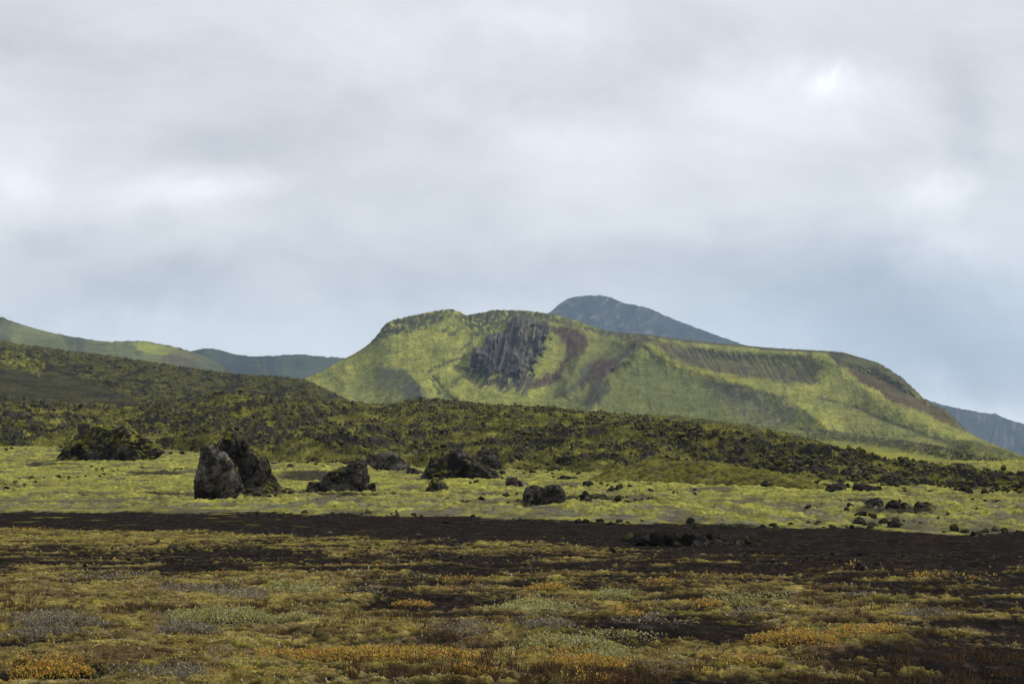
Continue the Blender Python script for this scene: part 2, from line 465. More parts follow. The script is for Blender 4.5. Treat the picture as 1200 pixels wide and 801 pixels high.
# ------------------------------------------------------------------ the main hill
MC = [(300,472),(330,458),(358,443),(377,435),(400,422),(417,413),(433,402),(443,391),(450,381),(460,375),(477,371),(500,366),(515,363.5),(527,362),(537,364.5),(547,369),(555,367.5),(563,366.5),
      (580,363),(610,363.5),(627,365),(643,367.5),(667,373),(683,378),(700,384),(720,389),(750,391),(775,394),(804,398),(858,403),(900,407),(950,410),(983,412),(1008,418.5),(1030,425.5),
      (1043,433),(1054,440),(1071,455),(1083,467),(1108,480),(1129,500),(1140,509),(1167,521),(1196,533),(1240,550),(1330,575)]
def build_hill():
    us = np.arange(300, 1330, .72); nr = 380
    t = np.linspace(0, 1, nr)
    U, T = np.meshgrid(us, t)
    vc = crest_fn(MC)(U)
    vf = pchip([300, 420, 600, 750, 870, 960, 1050, 1200, 1330], [500, 500, 505, 512, 522, 542, 557, 566, 580], U)
    V = lerp(vf, vc, T)
    nz = lambda s, k, o=3: fbm(U/s, V/s, o, k)
    # base distance: gentle apron, then the slope
    yc = pchip([300, 420, 640, 755, 980, 1080, 1330], [1650, 1750, 1900, 1930, 1800, 1620, 1250], U)
    vs = pchip([300, 450, 640, 800, 950, 1050, 1140, 1330], [480, 476, 482, 495, 505, 512, 518, 560], U)   # where the slope starts
    ysl = yc - pchip([300, 420, 520, 640, 755, 900, 980, 1080, 1330], [150, 230, 380, 420, 420, 420, 420, 330, 150], U)
    yf = pchip([300, 600, 870, 1050, 1330], [700, 650, 450, 300, 260], U)
    s = np.clip((vs-V)/np.maximum(vs-vc, 4), 0, 1); q = np.clip((vf-V)/np.maximum(vf-vs, 4), 0, 1)
    Yd = np.where(V < vs, lerp(ysl, yc, s**1.1), yf*(ysl/yf)**(q**1.5))
    endf = sm(1.0, .90, T)                       # keep the skyline itself clean
    def ridge(pts, amp, w, taper=True, skew=0, warp=3):
        d, p, side = segdist(U+warp*pn2(U/14, V/14, 17), V+warp*.6*pn2(U/11, V/11, 18), pts)
        w2 = w*(1+skew*side*np.clip(np.minimum(p, 1-p)*10, 0, 1))
        k = np.exp(-(d/w2)**1.3)
        if taper: k = k*np.clip(1.2-abs(p*2-1)**3, 0, 1)
        return amp*k
    R = 0
    R = R + ridge([(757,392),(735,418),(712,432),(703,452),(690,480)], 85, 17, False, -.45)
    R = R + ridge([(757,394),(790,420),(812,432),(845,441),(880,450),(915,464),(945,482),(970,500)], 64, 24, False, .3)
    R = R + ridge([(972,412),(985,432),(1005,447),(1040,470),(1090,497),(1140,522)], 70, 17, False, -.4)
    R = R + ridge([(692,402),(682,420),(672,440),(660,464)], 45, 11)
    R = R + ridge([(600,392),(555,410),(520,432),(498,444)], 20, 12)
    R = R + ridge([(640,375),(600,378),(560,388),(530,398)], 22, 10)
    R = R + ridge([(440,432),(475,432),(490,450),(497,468)], 22, 13)
    R = R + ridge([(505,440),(518,456),(540,478)], -14, 4, True, 0, 1.5)
    R = R + ridge([(940,462),(1010,480),(1050,498),(1090,512),(1130,528)], -18, 5, True, 0, 2)
    R = R + ridge([(720,400),(705,418),(684,440),(672,462)], -35, 9)
    R = R + ridge([(668,385),(660,420),(640,452)], -35, 12)
    uw = U+2.6*pn2(U/9, V/11, 21)+1.9*pn2(U/2.8, V/5, 22); vw = V+2.4*pn2(U/9, V/9, 23)+1.9*pn2(U/3, V/4, 24)
    CL = [(551,428),(553,408),(557,406),(566,407),(569,396),(574,391),(586,389),(594,385),(597,374),(604,370),(613,368),(622,372),(630,372),(640,377),(646,384),(645,392),(638,398),(642,406),(634,414),(628,413),(630,424),(622,428),(626,438),(617,434),(612,452),(606,438),(598,436),(594,452),(587,438),(578,434),(572,447),(566,436),(558,434)]
    cliff = poly(U+.55*(uw-U), V+.55*(vw-V), CL, 1.2)
    cliff_w = poly(uw, vw, CL, 7)
    col_n = ridged((U+.15*V)/9., V/55., 3, 25)
    but = ridged((U+.2*V)/30.+.25*nz(12, 126), V/110., 2, 127)
    R = R + cliff_w*62*(1-.65*sm(372, 450, V)) + cliff*(50*(but-.45)+26*(col_n-.4)+5*fbm(U/4, V/14, 3, 26))
    spur_d, spur_p, spur_s = segdist(U, V, [(757,394),(790,420),(812,432),(845,441),(880,450),(915,464),(945,482),(970,500)])
    bowl = poly(uw, vw, [(752,395),(766,397),(800,405),(840,410),(880,413),(920,417),(950,415),(962,432),(955,450),(920,448),(880,443),(840,436),(804,428),(788,420),(776,410)], 4)
    rill = ridged((U-.55*V)/6.2+.7*nz(17, 28)+.25*nz(6, 29), V/46., 3, 27)*(.92+.3*nz(20, 129))
    bowl_w = poly(U, V, [(760,398),(800,406),(840,411),(880,414),(920,417),(948,418),(960,432),(955,446),(920,444),(880,438),(840,430),(804,420),(778,408)], 14)
    R = R + bowl*10*(rill-.5) - bowl_w*60
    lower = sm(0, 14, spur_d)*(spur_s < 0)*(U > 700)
    RED2 = [(990,430),(1026,437),(1050,448),(1072,463),(1100,478),(1116,488),(1131,505),(1112,497),(1080,481),(1048,471),(1028,457),(1006,446)]
    red2 = poly(uw, vw, RED2, 2.5)
    TOP2 = [(971,414),(986,410),(1006,416),(1028,422),(1050,436),(1068,452),(1074,465),(1064,460),(1046,447),(1026,437),(1000,431),(982,428)]
    top2 = poly(uw, vw, TOP2, 2)
    R = R + top2*8*(ridged(U/16, (V-.55*U)/3.2, 3, 41)) - poly(uw, vw, RED2, 8)*35
    # general relief: downslope rills and lumps
    dn = ridged(U/17+.5*nz(30, 29), V/60, 4, 30)
    R = R + (2.4*(dn-.5)*2*(1-cliff) + 14*fbm(U/60, V/40, 3, 31) + 2.2*fbm(U/6, V/6, 4, 32)) + 3*ridged((U-.45*V)/13, (V+.3*U)/40, 3, 131)*sm(690, 760, U)
    R = R*endf*sm(0, .25, (vf-V)/np.maximum(vf-vc, 1)*1.4)
    apron = sm(vs-6, vs+12, V)
    Yd = Yd - R - apron*(3+5*0)*fbm(U/9, V/2.5, 4, 37)
    Vt = V + (.9*pn2(U/4.3, U*0, 38)+.6*pn2(U/1.7, U*0+9, 39))*T**10*np.where((U > 430) & (U < 475), 1.7, np.where((U > 430) & (U < 700), .8, np.where((U > 1025) & (U < 1138), 2.3, .45)))
    X, Yw, Z = P(U, Vt, Yd)
    # apron lava and rock lumps standing up
    strip = poly(uw, V+1.5*pn2(U/9, V/4, 44), [(935,500),(960,503),(990,507),(1050,514),(1100,522),(1150,536),(1230,556),(1200,560),(1120,541),(1060,528),(1000,518),(950,516)], 2.5)
    strip = np.maximum(strip, poly(uw, V, [(1090,512),(1140,516),(1200,535),(1300,560),(1300,575),(1200,552),(1140,536)], 4)*.7)
    strip = np.maximum(strip, .8*poly(uw, V, [(400,475),(520,468),(620,482),(760,489),(880,497),(940,508),(950,520),(700,520),(400,500)], 4))
    Z = Z + strip*(2.2*np.clip(ridged(X/9, Yw/14, 4, 45)-.3, 0, 1)+1.5*np.clip(pn2(X/3.5, Yw/6, 46), 0, 1))
    # colours: what grows or lies where, some shade and lit faces put in
    c = mix((.165,.174,.042), (.240,.238,.052), sm(-.3, .4, nz(22, 50, 4)))
    c = mix(c, (.092,.100,.030), sm(.1, .5, nz(11, 51, 4))*.6)
    c = mix(c, (.12,.105,.045), sm(.1, .45, nz(18, 150, 4))*.4)
    c = mix(c, (.055,.054,.032), sm(.22, .48, fbm(U/2.0, V/1.6, 3, 52)+.25*nz(16, 190))*.8)
    c = mix(c, (.060,.062,.032), sm(.30, .5, fbm((U-.3*V)/2.6, (V+.2*U)/7, 4, 191)+.2*nz(24, 192))*.42)                       # stones in the moss
    c = mix(c, (.085,.085,.05), sm(.62, .9, dn)*.25)
    g2 = sm(1.0, .2, np.abs((U-585)/150))*sm(440, 490, V)
    c = mix(c, (.150,.168,.034), g2*.6)
    c = mix(c, (.07,.075,.028), sm(.30, .5, fbm((U+.4*V)/4.5, (V-.4*U)/9, 4, 71))*.35)
    c = mix(c, (.076,.086,.032), lower*sm(965, 860, U)*sm(390, 425, V)*.7)                        # shade of the facing slope put into the moss colour
    c = mix(c, (.19,.185,.032), sm(13, 3, spur_d)*sm(.75, .4, spur_p)*(spur_s > -2)*.7)
    c = mix(c, (.052,.043,.030), bowl*(.72+.28*sm(.3, .6, rill)))
    c = mix(c, (.17,.165,.032), bowl*sm(.62, .35, rill)*sm(432, 416, V+(U-900)*-.02)*.5*sm(830, 880, U))
    gl = poly(uw, vw, [(818,444),(852,446),(880,457),(920,468),(940,484),(925,500),(880,494),(845,470)], 6)
    c = mix(c, (.085,.078,.055), gl*(.45+.45*sm(.4, .7, ridged((U+.8*V)/6, (V-.4*U)/30, 3, 54))))
    c = mix(c, (.05,.05,.03), ridge([(820,446),(880,456),(930,470)], 1, 2)*.5)
    c = mix(c, (.046,.048,.030), sm(.1, .4, nz(7, 55)+.25)*sm(14, 5, V-vc)*sm(440, 452, U)*sm(700, 640, U)*.9)  # crags under the crest
    c = mix(c, (.052,.05,.035), sm(4, 1.2, V-vc+1.5*nz(12, 56))*sm(660, 740, U)*sm(1000, 960, U)*.85)
    lb = poly(uw, vw, [(425,408),(443,389),(460,374),(500,366),(530,368),(510,380),(490,386),(470,391),(448,398)], 3)
    c = mix(c, (.040,.041,.030), lb*sm(-.32, .05, nz(6, 57))*.9)
    lb2 = poly(uw, vw, [(535,372),(560,366),(585,362),(640,367),(660,374),(700,386),(760,394),(740,397),(690,388),(640,375),(612,371),(592,381),(568,392),(545,385)], 3)
    c = mix(c, (.042,.043,.031), lb2*sm(-.12, .12, nz(5, 58)+.1)*.88)
    for (a, b, k) in [((520,387),(535,380),2), ((527,393),(541,384),2.5), ((553,396),(566,386),3), ((505,433),(540,418),1.6), ((540,409),(552,402),2), ((534,429),(548,433),3), ((530,450),(542,440),2.5), ((520,425),(552,414),1.5)]:
        d, p, _ = segdist(uw, vw, [a, b]); c = mix(c, (.055,.055,.035), sm(k, k*.4, d)*.8)
    fan = poly(uw, vw, [(440,433),(453,430),(475,432),(482,440),(490,450),(499,464),(478,474),(473,465),(462,457),(447,457),(436,447)], 4)
    c = mix(c, (.098,.095,.062), fan*(.6+.35*sm(-.2, .3, nz(4, 59))))
    tail = poly(uw, vw, [(478,448),(490,452),(502,466),(488,476),(474,474),(474,462)], 3)
    c = mix(c, (.10,.10,.085), tail*.7)
    c = mix(c, (.04,.045,.025), sm(2.2, .8, segdist(uw, vw, [(503,443),(510,452),(516,460),(528,465),(540,471)])[0])*.85)
    c = mix(c, (.125,.125,.05), poly(uw, vw, [(420,448),(445,440),(460,456),(470,470),(430,472),(405,462)], 6)*.5)
    red = np.maximum(poly(uw, vw, [(640,382),(672,383),(687,393),(690,403),(683,412),(670,420),(662,428),(657,443),(645,450),(618,457),(632,443),(655,432),(662,417),(662,405),(652,390)], 2.5),
                     poly(uw, vw, [(688,427),(707,420),(725,422),(728,430),(708,443),(688,450),(680,458),(678,450),(690,437)], 2.5)*.95)
    c = mix(c, (.090,.094,.036), poly(uw, vw, [(640,384),(700,388),(757,396),(735,418),(708,440),(690,478),(640,470),(640,440),(660,420)], 8)*.6)
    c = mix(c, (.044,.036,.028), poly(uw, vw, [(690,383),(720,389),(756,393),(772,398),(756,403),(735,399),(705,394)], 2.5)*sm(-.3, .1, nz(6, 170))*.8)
    c = mix(c, (.046,.040,.030), poly(uw, vw, [(752,398),(743,411),(729,425),(713,439),(704,453),(700,470),(690,480),(684,470),(694,449),(702,437),(716,424),(731,408)], 2.5)*.75)  # brown left flank of the spur, its shaded side put into the colour
    c = mix(c, (.16,.155,.075), sm(2.2, .6, segdist(uw, vw, [(750,402),(737,418),(714,433),(705,450)])[0])*.5)  # lit line along the spur crest, painted as lighter colour
    c = mix(c, (.058,.033,.030), red*(.72+.28*sm(-.3, .2, nz(4, 60))))
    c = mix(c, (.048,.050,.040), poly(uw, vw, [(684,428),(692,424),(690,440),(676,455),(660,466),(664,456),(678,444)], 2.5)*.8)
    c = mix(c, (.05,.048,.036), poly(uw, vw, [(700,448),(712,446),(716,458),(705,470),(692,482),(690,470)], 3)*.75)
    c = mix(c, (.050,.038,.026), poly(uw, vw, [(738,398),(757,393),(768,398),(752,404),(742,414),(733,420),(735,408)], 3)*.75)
    isl = poly(uw, vw, CL, 13)*sm(.10, .34, fbm((U+.4*V)/6, (V-.3*U)/7, 4, 180))*(1-cliff)*sm(470, 440, V)
    c = mix(c, (.060,.054,.046), isl*.85)
    rock = mix((.042,.038,.036), (.100,.088,.077), sm(-.3, .35, fbm(U/6, V/22, 4, 61)+.4*(col_n-.5)))
    rock = mix(rock, (.13,.115,.10), sm(.0, .3, fbm((U-.3*V)/6, V/11, 3, 62))*sm(606, 620, U)*sm(380, 392, V)*.85)  # tan rock, with the lit right-hand facets put into its colour
    rock = mix(rock, (.09,.105,.03), sm(.02, .3, nz(6, 63))*np.maximum(sm(600, 625, U), sm(388, 370, V))*.8)
    c = mix(c, rock, cliff)
    sk = poly(uw, vw, [(549,427),(560,436),(572,444),(590,440),(610,444),(630,432),(628,450),(612,464),(600,456),(590,462),(578,450),(566,458),(556,448),(545,440)], 4)
    c = mix(c, (.052,.045,.042), sk*sm(-.2, .1, fbm((U+.6*V)/5, V/26, 3, 64)+.004*(452-V))*.9)
    c = mix(c, (.058,.027,.024), red2*.97)
    tb = sm(.42, .6, ridged(U/30, (V-.52*U)/5.5, 2, 65))
    c = mix(c, mix((.034,.033,.030), (.11,.11,.026), tb*.55), top2*.95)
    c = mix(c, (.035,.034,.030), sm(3.5, 1.5, V-vc)*sm(1036, 1050, U)*sm(1140, 1128, U)*.8)
    c = mix(c, (.07,.065,.04), sm(3.4, 1.2, segdist(uw, vw, [(960,466),(1010,480),(1050,498),(1090,512),(1130,528)])[0]+2*nz(6, 66))*.7)
    c = mix(c, (.095,.095,.034), sm(0, 12, segdist(U, V, [(972,412),(985,432),(1005,447),(1040,470),(1090,497),(1140,522)])[0])*(V < 530)*sm(970, 1000, U)*.45)
    c = mix(c, mix((.040,.040,.032), (.12,.12,.025), sm(.0, .35, fbm(U/3, V/1.6, 3, 67))), strip*sm(-.35, .1, fbm(U/7, V/2.5, 3, 68)+.15)*.9)
    c = mix(c, (.23,.215,.040), poly(uw, V, [(985,522),(1050,530),(1120,545),(1110,556),(1020,552),(980,535)], 4)*.6)
    # far side of the hill
    bk = np.linspace(0, 1, 14)[1:, None]
    Xb = X[-1]*(1+.3*bk); Yb = Yw[-1]*(1+.3*bk); Zb = Z[-1]-(Z[-1]+45)*bk**1.6
    c = np.concatenate([c, np.repeat(c[-1:], 13, 0)])
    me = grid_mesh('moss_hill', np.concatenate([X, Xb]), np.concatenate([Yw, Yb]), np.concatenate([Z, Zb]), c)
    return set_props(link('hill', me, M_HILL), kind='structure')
build_hill()

# ------------------------------------------------------------------ nearer hill on the left
CC = [(-260,372),(-100,388),(3,398),(20,402.5),(43,405),(83,411),(133,417),(160,421),(200,427),(240,433),(283,438),(320,440),(340,442),(352,443),(367,448),(385,457),(400,464),(420,474),(460,492)]
def build_left_hill():
    us = np.arange(-260, 460, .8); t = np.linspace(0, 1, 230)
    U, T = np.meshgrid(us, t)
    vc = crest_fn(CC)(U); V = lerp(500., vc, T)
    Yd = lerp(480., pchip([-260, 0, 200, 350, 460], [850, 880, 860, 760, 640], U), T**1.1)
    endf = sm(1, .93, T)
    uw = U+5*pn2(U/12, V/10, 101); vw = V+3*pn2(U/10, V/8, 102)
    slope = poly(uw, vw, [(-260,420),(3,432),(53,436),(90,440),(150,466),(200,482),(147,490),(67,490),(-260,490)], 5)
    g = ridged((U-.5*V)/26, (V+.25*U)/22, 4, 103)
    lump = ridged(U/9+.5*fbm(U/20, V/9, 3, 120), (V+.2*U)/3.4, 5, 104, .6)
    Yd = Yd - endf*(14*(g-.5)*(1-.7*slope)+(9*(lump-.4)+9*fbm(U/16, V/7, 4, 121))*(1-slope)+1.5*fbm(U/4, V/4, 3, 105))
    X, Yw, Z = P(U, V+(1.5*pn2(U/5, U*0, 106)+1.0*pn2(U/2, U*0+3, 107))*T**12, Yd)
    c = mix((.068,.064,.022), (.028,.028,.020), sm(.28, .56, lump*.45+.35*g+.5*fbm(U/26, (V+.2*U)/8, 4, 108)))
    c = mix(c, (.125,.12,.026), sm(.12, .45, fbm(U/18, (V+.2*U)/6, 4, 109))*.6)
    c = mix(c, (.026,.027,.020), sm(.50, .72, lump)*.75)
    s = mix((.046,.042,.021), (.028,.027,.018), sm(-.2, .4, fbm((U-1.6*V)/40, (V)/5, 4, 110)))
    s = mix(s, (.056,.052,.022), sm(.1, .5, fbm(U/20, V/8, 4, 111))*.6)
    c = mix(c, s, slope)
    c = mix(c, (.15,.15,.028), poly(uw, vw, [(5,415),(35,413),(55,425),(48,440),(20,432),(0,428)], 4)*sm(-.2, .2, fbm(U/5, V/4, 3, 112))*.9)
    c = mix(c, (.028,.028,.02), sm(3, 1, segdist(uw, vw, [(35,412),(60,432),(100,446),(160,470)])[0])*.6)
    bk = np.linspace(0, 1, 12)[1:, None]
    Xb = X[-1]*(1+.35*bk); Yb = Yw[-1]*(1+.35*bk); Zb = Z[-1]-(Z[-1]+45)*bk**1.6
    c = np.concatenate([c, np.repeat(c[-1:], 11, 0)])
    me = grid_mesh('left_hill', np.concatenate([X, Xb]), np.concatenate([Yw, Yb]), np.concatenate([Z, Zb]), c)
    return set_props(link('hill', me, M_HILL), kind='structure')
build_left_hill()

# ------------------------------------------------------------------ lava field
LU = [-300, 0, 60, 130, 200, 270, 333, 400, 450, 500, 560, 650, 720, 780, 870, 950, 1000, 1050, 1120, 1200, 1450]
LB = [(525,215),(525,210),(525,208),(527,200),(531,188),(540,155),(543,147),(545,140),(548,134),(550,130),(553,122),(556,115),(558,109),(560,106),(565,97),(570,90),(572,87),(573,86),(576,82),(581,77),(590,70)]
LT = [(474,255),(473,255),(475,258),(481,262),(480,255),(463,250),(472,245),(476,240),(480,235),(473,238),(478,222),(485,200),(492,185),(501,168),(515,137),(527,126),(539,119),(548,112),(551,106),(554,98),(566,86)]
LK = [(474,420),(472,420),(473,420),(479,420),(480,410),(466,400),(473,440),(476,480),(478,490),(475,470),(477,480),(484,500),(487,510),(489,520),(499,470),(518,350),(537,200),(551,150),(555,140),(559,132),(575,110)]
def lava_surface(U, T):
    ub, uy = [a for a, b in LB], [b for a, b in LB]
    f = lambda L, k: pchip(LU, [p[k] for p in L], U)
    vb, yb, vt, yt, vk, yk = f(LB, 0), f(LB, 1), f(LT, 0), f(LT, 1), f(LK, 0), f(LK, 1)
    s1 = np.clip(T/.5, 0, 1); s2 = np.clip((T-.5)/.42, 0, 1); s3 = np.clip((T-.92)/.08, 0, 1)
    Y1 = lerp(yb, yt, s1)
    v1 = lerp(vb, vt, s1**.8)
    Y = np.where(T <= .5, Y1, lerp(yt, yk, s2**1.4)*(1+.12*s3))
    V = np.where(T <= .5, v1, lerp(vt, vk, s2))
    x, y, z = P(U, V, Y)
    z = z - 14*s3**1.3
    return x, y, z, s3

def lava_relief(x, y):
    wx = x+1.0*pn2(x/4, y/4, 201)+.35*pn2(x/1.1, y/1.1, 208); wy = y+1.0*pn2(x/4, y/4, 202)+.35*pn2(x/1.1, y/1.1, 209)
    big = fbm(x/16, y/16, 3, 203)
    f1, f2, cid = vor2(wx/2.7, wy/2.7, 204)
    g1, g2, gid = vor2(wx/1.05+9, wy/1.05, 205)
    k1, k2, kid = vor2(wx/.45, wy/.45+5, 210)
    rid = ridged(wx/6, wy/6, 4, 206)
    fine = ridged(wx/.7, wy/.7, 3, 207)
    jag = ridged((wx+.5*wy)/1.7, (wy-.5*wx)/2.6, 3, 216, .6)
    h = (1.5*big + .85*(rid-.45) + .22*(cid-.4)*sm(.0, .6, f2-f1) + .20*(gid-.3)*sm(0, .5, g2-g1)
         + .12*(kid-.3)*sm(0, .5, k2-k1) + .16*(fine-.5) + .30*(jag-.45)*sm(-.3, .3, big))
    rk = fbm(wx/1.5, wy/2.0, 4, 217, .62)+.65*fbm(wx/9, wy/13, 3, 218)+.25*(jag-.5)      # bare broken lava / moss
    h = h+.55*np.clip(rk, -.1, .5)+.25*sm(.05, .2, rk)*(kid-.3)
    return h, f2-f1, gid, cid, big, fine, rk

def build_lava():
    us = np.concatenate([np.linspace(-300, -40, 120)[:-1], np.arange(-40, 1240, 1.05), np.linspace(1240, 1450, 110)])
    t = np.concatenate([np.linspace(0, .5, 300)[:-1], np.linspace(.5, .92, 290)[:-1], np.linspace(.92, 1, 14)])
    U, T = np.meshgrid(us, t)
    X, Y, Z, s3 = lava_surface(U, T)
    h, e1, gid, cid, big, fine, rk = lava_relief(X, Y)
    sc = pchip([-300, 300, 700, 950, 1450], [1.35, 1.3, 1.1, 1.05, .85], U)
    edge = sm(0, .06, T)
    Z = Z + h*sc*(.25+.75*edge) - (1-edge)*.9
    n = gridnormal(X, Y, Z)
    nz = n[..., 2]
    big2 = fbm(X/9, Y/14, 4, 211)
    mossy = sm(.20, .02, rk-.5*(nz-.72)-.16*big2)*.9+.1*sm(.4, .8, nz)
    rock = mix((.022,.021,.020), (.060,.056,.051), sm(.3, .9, fine)*.6+.3*gid)
    moss = mix((.074,.075,.022), (.155,.150,.034), sm(-.3, .4, fbm(X/4, Y/5, 4, 213)))
    moss = mix(moss, (.075,.068,.026), sm(.0, .5, fbm(X/1.5, Y/2, 3, 214))*.7)
    c = mix(rock, moss, mossy*.92)
    # smoother bright moss lying among the far flows on the right
    far = poly(U, T*100, [(760,58),(880,56),(960,58),(1000,70),(990,90),(860,80)], 6)
    c = mix(c, (.21,.205,.024), far*sm(-.1, .25, fbm(X/20, Y/30, 4, 215))*.8)
    me = grid_mesh('lava_field', X, Y, Z, c)
    return set_props(link('lava_terrain', me, M_LAVA), kind='structure')
build_lava()

# mossy bank before the lava on the right
def build_bank():
    cu = [(690,563),(725,550),(762,541),(817,541),(867,549),(908,554),(933,559),(958,568),(985,575)]
    us = np.arange(690, 985, .8); t = np.linspace(0, 1, 120)
    U, T = np.meshgrid(us, t)
    vc = crest_fn(cu)(U); vb = pchip([690, 760, 870, 985], [565, 566, 570, 577], U)
    yb = pchip([690, 760, 870, 985], [96, 94.5, 89.5, 81], U)
    s = np.clip(T/.6, 0, 1); s2 = np.clip((T-.6)/.4, 0, 1)
    Y = yb+6*s+5*s2; V = lerp(vb, vc, np.sin(s*math.pi/2))
    X, Yw, Z = P(U, V, Y)
    Z = Z-2.4*s2**1.5
    f1, f2, cid = vor2(X/.45, Yw/.45, 231)
    Z = Z+.15*fbm(X/2.5, Yw/2.5, 3, 232)*s+.16*np.clip(1-(f1/.8)**2, 0, 1)*(.3+cid)-.25*(1-sm(0, .1, s))
    c = mix((.12,.115,.026), (.085,.08,.03), sm(-.2, .4, fbm(X/1.5, Yw/1.5, 4, 233)))
    c = mix(c, (.19,.185,.026), sm(.2, .6, fbm(X/4, Yw/4, 4, 234))*.6)
    c = mix(c, (.05,.045,.03), sm(.5, .85, f1)*.7)
    me = grid_mesh('moss_bank', X, Yw, Z, c)
    return set_props(link('terrain_bank', me, M_LAVA), kind='structure')
build_bank()

# ------------------------------------------------------------------ boulders
def row_to_y(u, v):
    ys = np.linspace(9, 320, 4000); xs = (u-600)/F*ys
    vv = UV(xs, ys, G(xs, ys))[1]
    k = np.argmax(vv <= v)
    return float(ys[k]) if vv[k] <= v else 300.

import bmesh
def hull_bm(bm, pts):
    vs = [bm.verts.new(p) for p in pts]
    r = bmesh.ops.convex_hull(bm, input=vs)
    junk = [g for g in set(r['geom_interior']+r['geom_unused']) if isinstance(g, bmesh.types.BMVert)]
    bmesh.ops.delete(bm, geom=junk, context='VERTS')

def boulder(name, label, cat, chunks, base, moss=.3, crag=1., tone=1., thick=.8, res=80, group=None, y=None, seed=None, lift=0, red=0):
    """chunks: outlines (u,v) of the rock's masses, each given its own thickness; all melted into one weathered body"""
    u0 = np.mean([p[0] for c in chunks for p in c]); seed = seed or int(u0*7) % 997
    Y0 = y or row_to_y(u0, base)
    rr = random.Random(seed)
    x0 = (u0-600)/F*Y0
    z0 = float(ground_height(np.array([x0]), np.array([Y0]))[0]) if y is None else 0
    bz = P(u0, base, Y0)[2]
    tmp = bmesh.new(); allp = []
    for i, c in enumerate(chunks):
        pts = np.array([[float(P(a, b, Y0)[0])-x0, float(P(a, b, Y0)[2])] for a, b in c])
        low = pts[:, 1].min()
        pts = np.where((pts[:, 1:2] < low+.12*(np.ptp(pts[:, 1])+.01)) & (np.array([[False, True]])), pts-.25, pts) if i >= 0 else pts
        w, h = np.ptp(pts[:, 0]), np.ptp(pts[:, 1])
        T = thick*min(w, 1.4*h)*rr.uniform(.85, 1.15)
        ce = pts.mean(0); dy = rr.uniform(-.12, .12)*T
        P3 = []
        for (a, b) in pts:
            P3.append((a, dy+rr.uniform(-.16, .16)*T, b))
        top = pts[:, 1].max()
        for sgn in (-1, 1):                      # a few corners in front and behind: broad broken faces between them
            for q_ in range(rr.choice((3, 4))):
                (a, b), (a2, b2) = pts[rr.randrange(len(pts))], pts[rr.randrange(len(pts))]
                k = rr.uniform(.25, .75); m_ = rr.uniform(.35, .8)
                pa, pb = lerp(a, a2, k), lerp(b, b2, k)
                pa, pb = ce[0]+(pa-ce[0])*m_, ce[1]+(pb-ce[1])*m_
                P3.append((pa, dy+sgn*T*rr.uniform(.32, .58), pb))
            for (a, b) in pts[pts[:, 1] < pts[:, 1].min()+.3*h+.01]:
                if rr.random() < .7: P3.append((ce[0]+(a-ce[0])*rr.uniform(.5, .95), dy+sgn*T*rr.uniform(.35, .62), pts[:, 1].min()))
        hull_bm(tmp, P3); allp += P3
    A_ = np.array(allp); size = np.ptp(A_, axis=0).max()
    me = bpy.data.meshes.new('hull'); tmp.to_mesh(me); tmp.free()
    o = bpy.data.objects.new('hull', me); COL.objects.link(o)
    md = o.modifiers.new('r', 'REMESH'); md.mode = 'VOXEL'; md.voxel_size = size/(res*1.35)
    ev = o.evaluated_get(bpy.context.evaluated_depsgraph_get()); m2 = bpy.data.meshes.new_from_object(ev)
    bpy.data.objects.remove(o); bpy.data.meshes.remove(me)
    n = len(m2.vertices); co = np.empty(n*3, F32); m2.vertices.foreach_get('co', co); co = co.reshape(-1, 3)
    no = np.empty(n*3, F32); m2.vertices.foreach_get('normal', no); no = no.reshape(-1, 3)
    off = np.array([seed*1.7, seed*.3, 3.1])
    q = co/size
    warp = np.stack([fbm3(q*2.2+off+k*9, 3, k) for k in range(3)], 1)
    co = co+warp*size*.028*crag
    d1 = ridged3(q*3.2+off, 4, 5)-.55
    d2 = ridged3(q*9+off+warp, 4, 8)-.55
    lay = pn3(np.stack([q[:, 0]*2.5, q[:, 1]*2.5, q[:, 2]*11+q[:, 0]*2.5], 1)+off, 12)
    b1, b2, bid = vor3(q*5.5+off+warp*.8, 14); c1, c2, kid = vor3(q*13+off+warp, 15)
    blk = .022*(bid-.5)*sm(0, .12, b2-b1)-.012*(1-sm(0, .12, b2-b1)) + .014*(kid-.5)*sm(0, .15, c2-c1)
    d3 = ridged3(q*24+off, 3, 18)-.5
    co = co+no*(size*crag*(.022*d1+.026*d2+.013*d3+.006*lay+blk))[:, None]
    m2.vertices.foreach_set('co', co.ravel()); m2.update()
    m2.vertices.foreach_get('normal', no.ravel() if False else (nb := np.empty(n*3, F32))); no = nb.reshape(-1, 3)
    t1 = fbm3(q*4+off, 4, 21); t2 = fbm3(q*14+off, 3, 22)
    tone *= .95; c = mix((.016*tone, .0152*tone, .0145*tone), (.075*tone, .067*tone, .059*tone), sm(-.30, .45, t1*.8+.6*t2+.6*(bid-.5)))
    c = mix(c, (.16, .15, .135), sm(.28, .55, t2+.3*t1)*.5)
    c = mix(c, (.07, .038, .028), sm(.15, .5, fbm3(q*3+off+40, 3, 23))*red)
    mo = sm(.25, .6, no[:, 2]*.75+.9*fbm3(q*5+off, 3, 24)+(moss-.5))*min(1, moss*2.2)
    c = mix(c, mix((.105,.105,.020), (.17,.165,.022), sm(-.3, .3, t2)), mo*.9)
    a = m2.color_attributes.new('Col', 'FLOAT_COLOR', 'POINT'); cc = np.ones((n, 4), F32); cc[:, :3] = c
    a.data.foreach_set('color', cc.ravel())
    m2.name = name; m2.materials.clear()
    ob = link(name, m2, M_ROCK)
    ob.location = (x0, Y0, (bz-bz)+0+lift)
    return set_props(ob, label, cat, {'boulder': 'lava boulders on the moss plain', 'rubble heap': 'heaps of lava rubble', 'rock outcrop': 'craggy lava outcrops on the plain'}[cat])

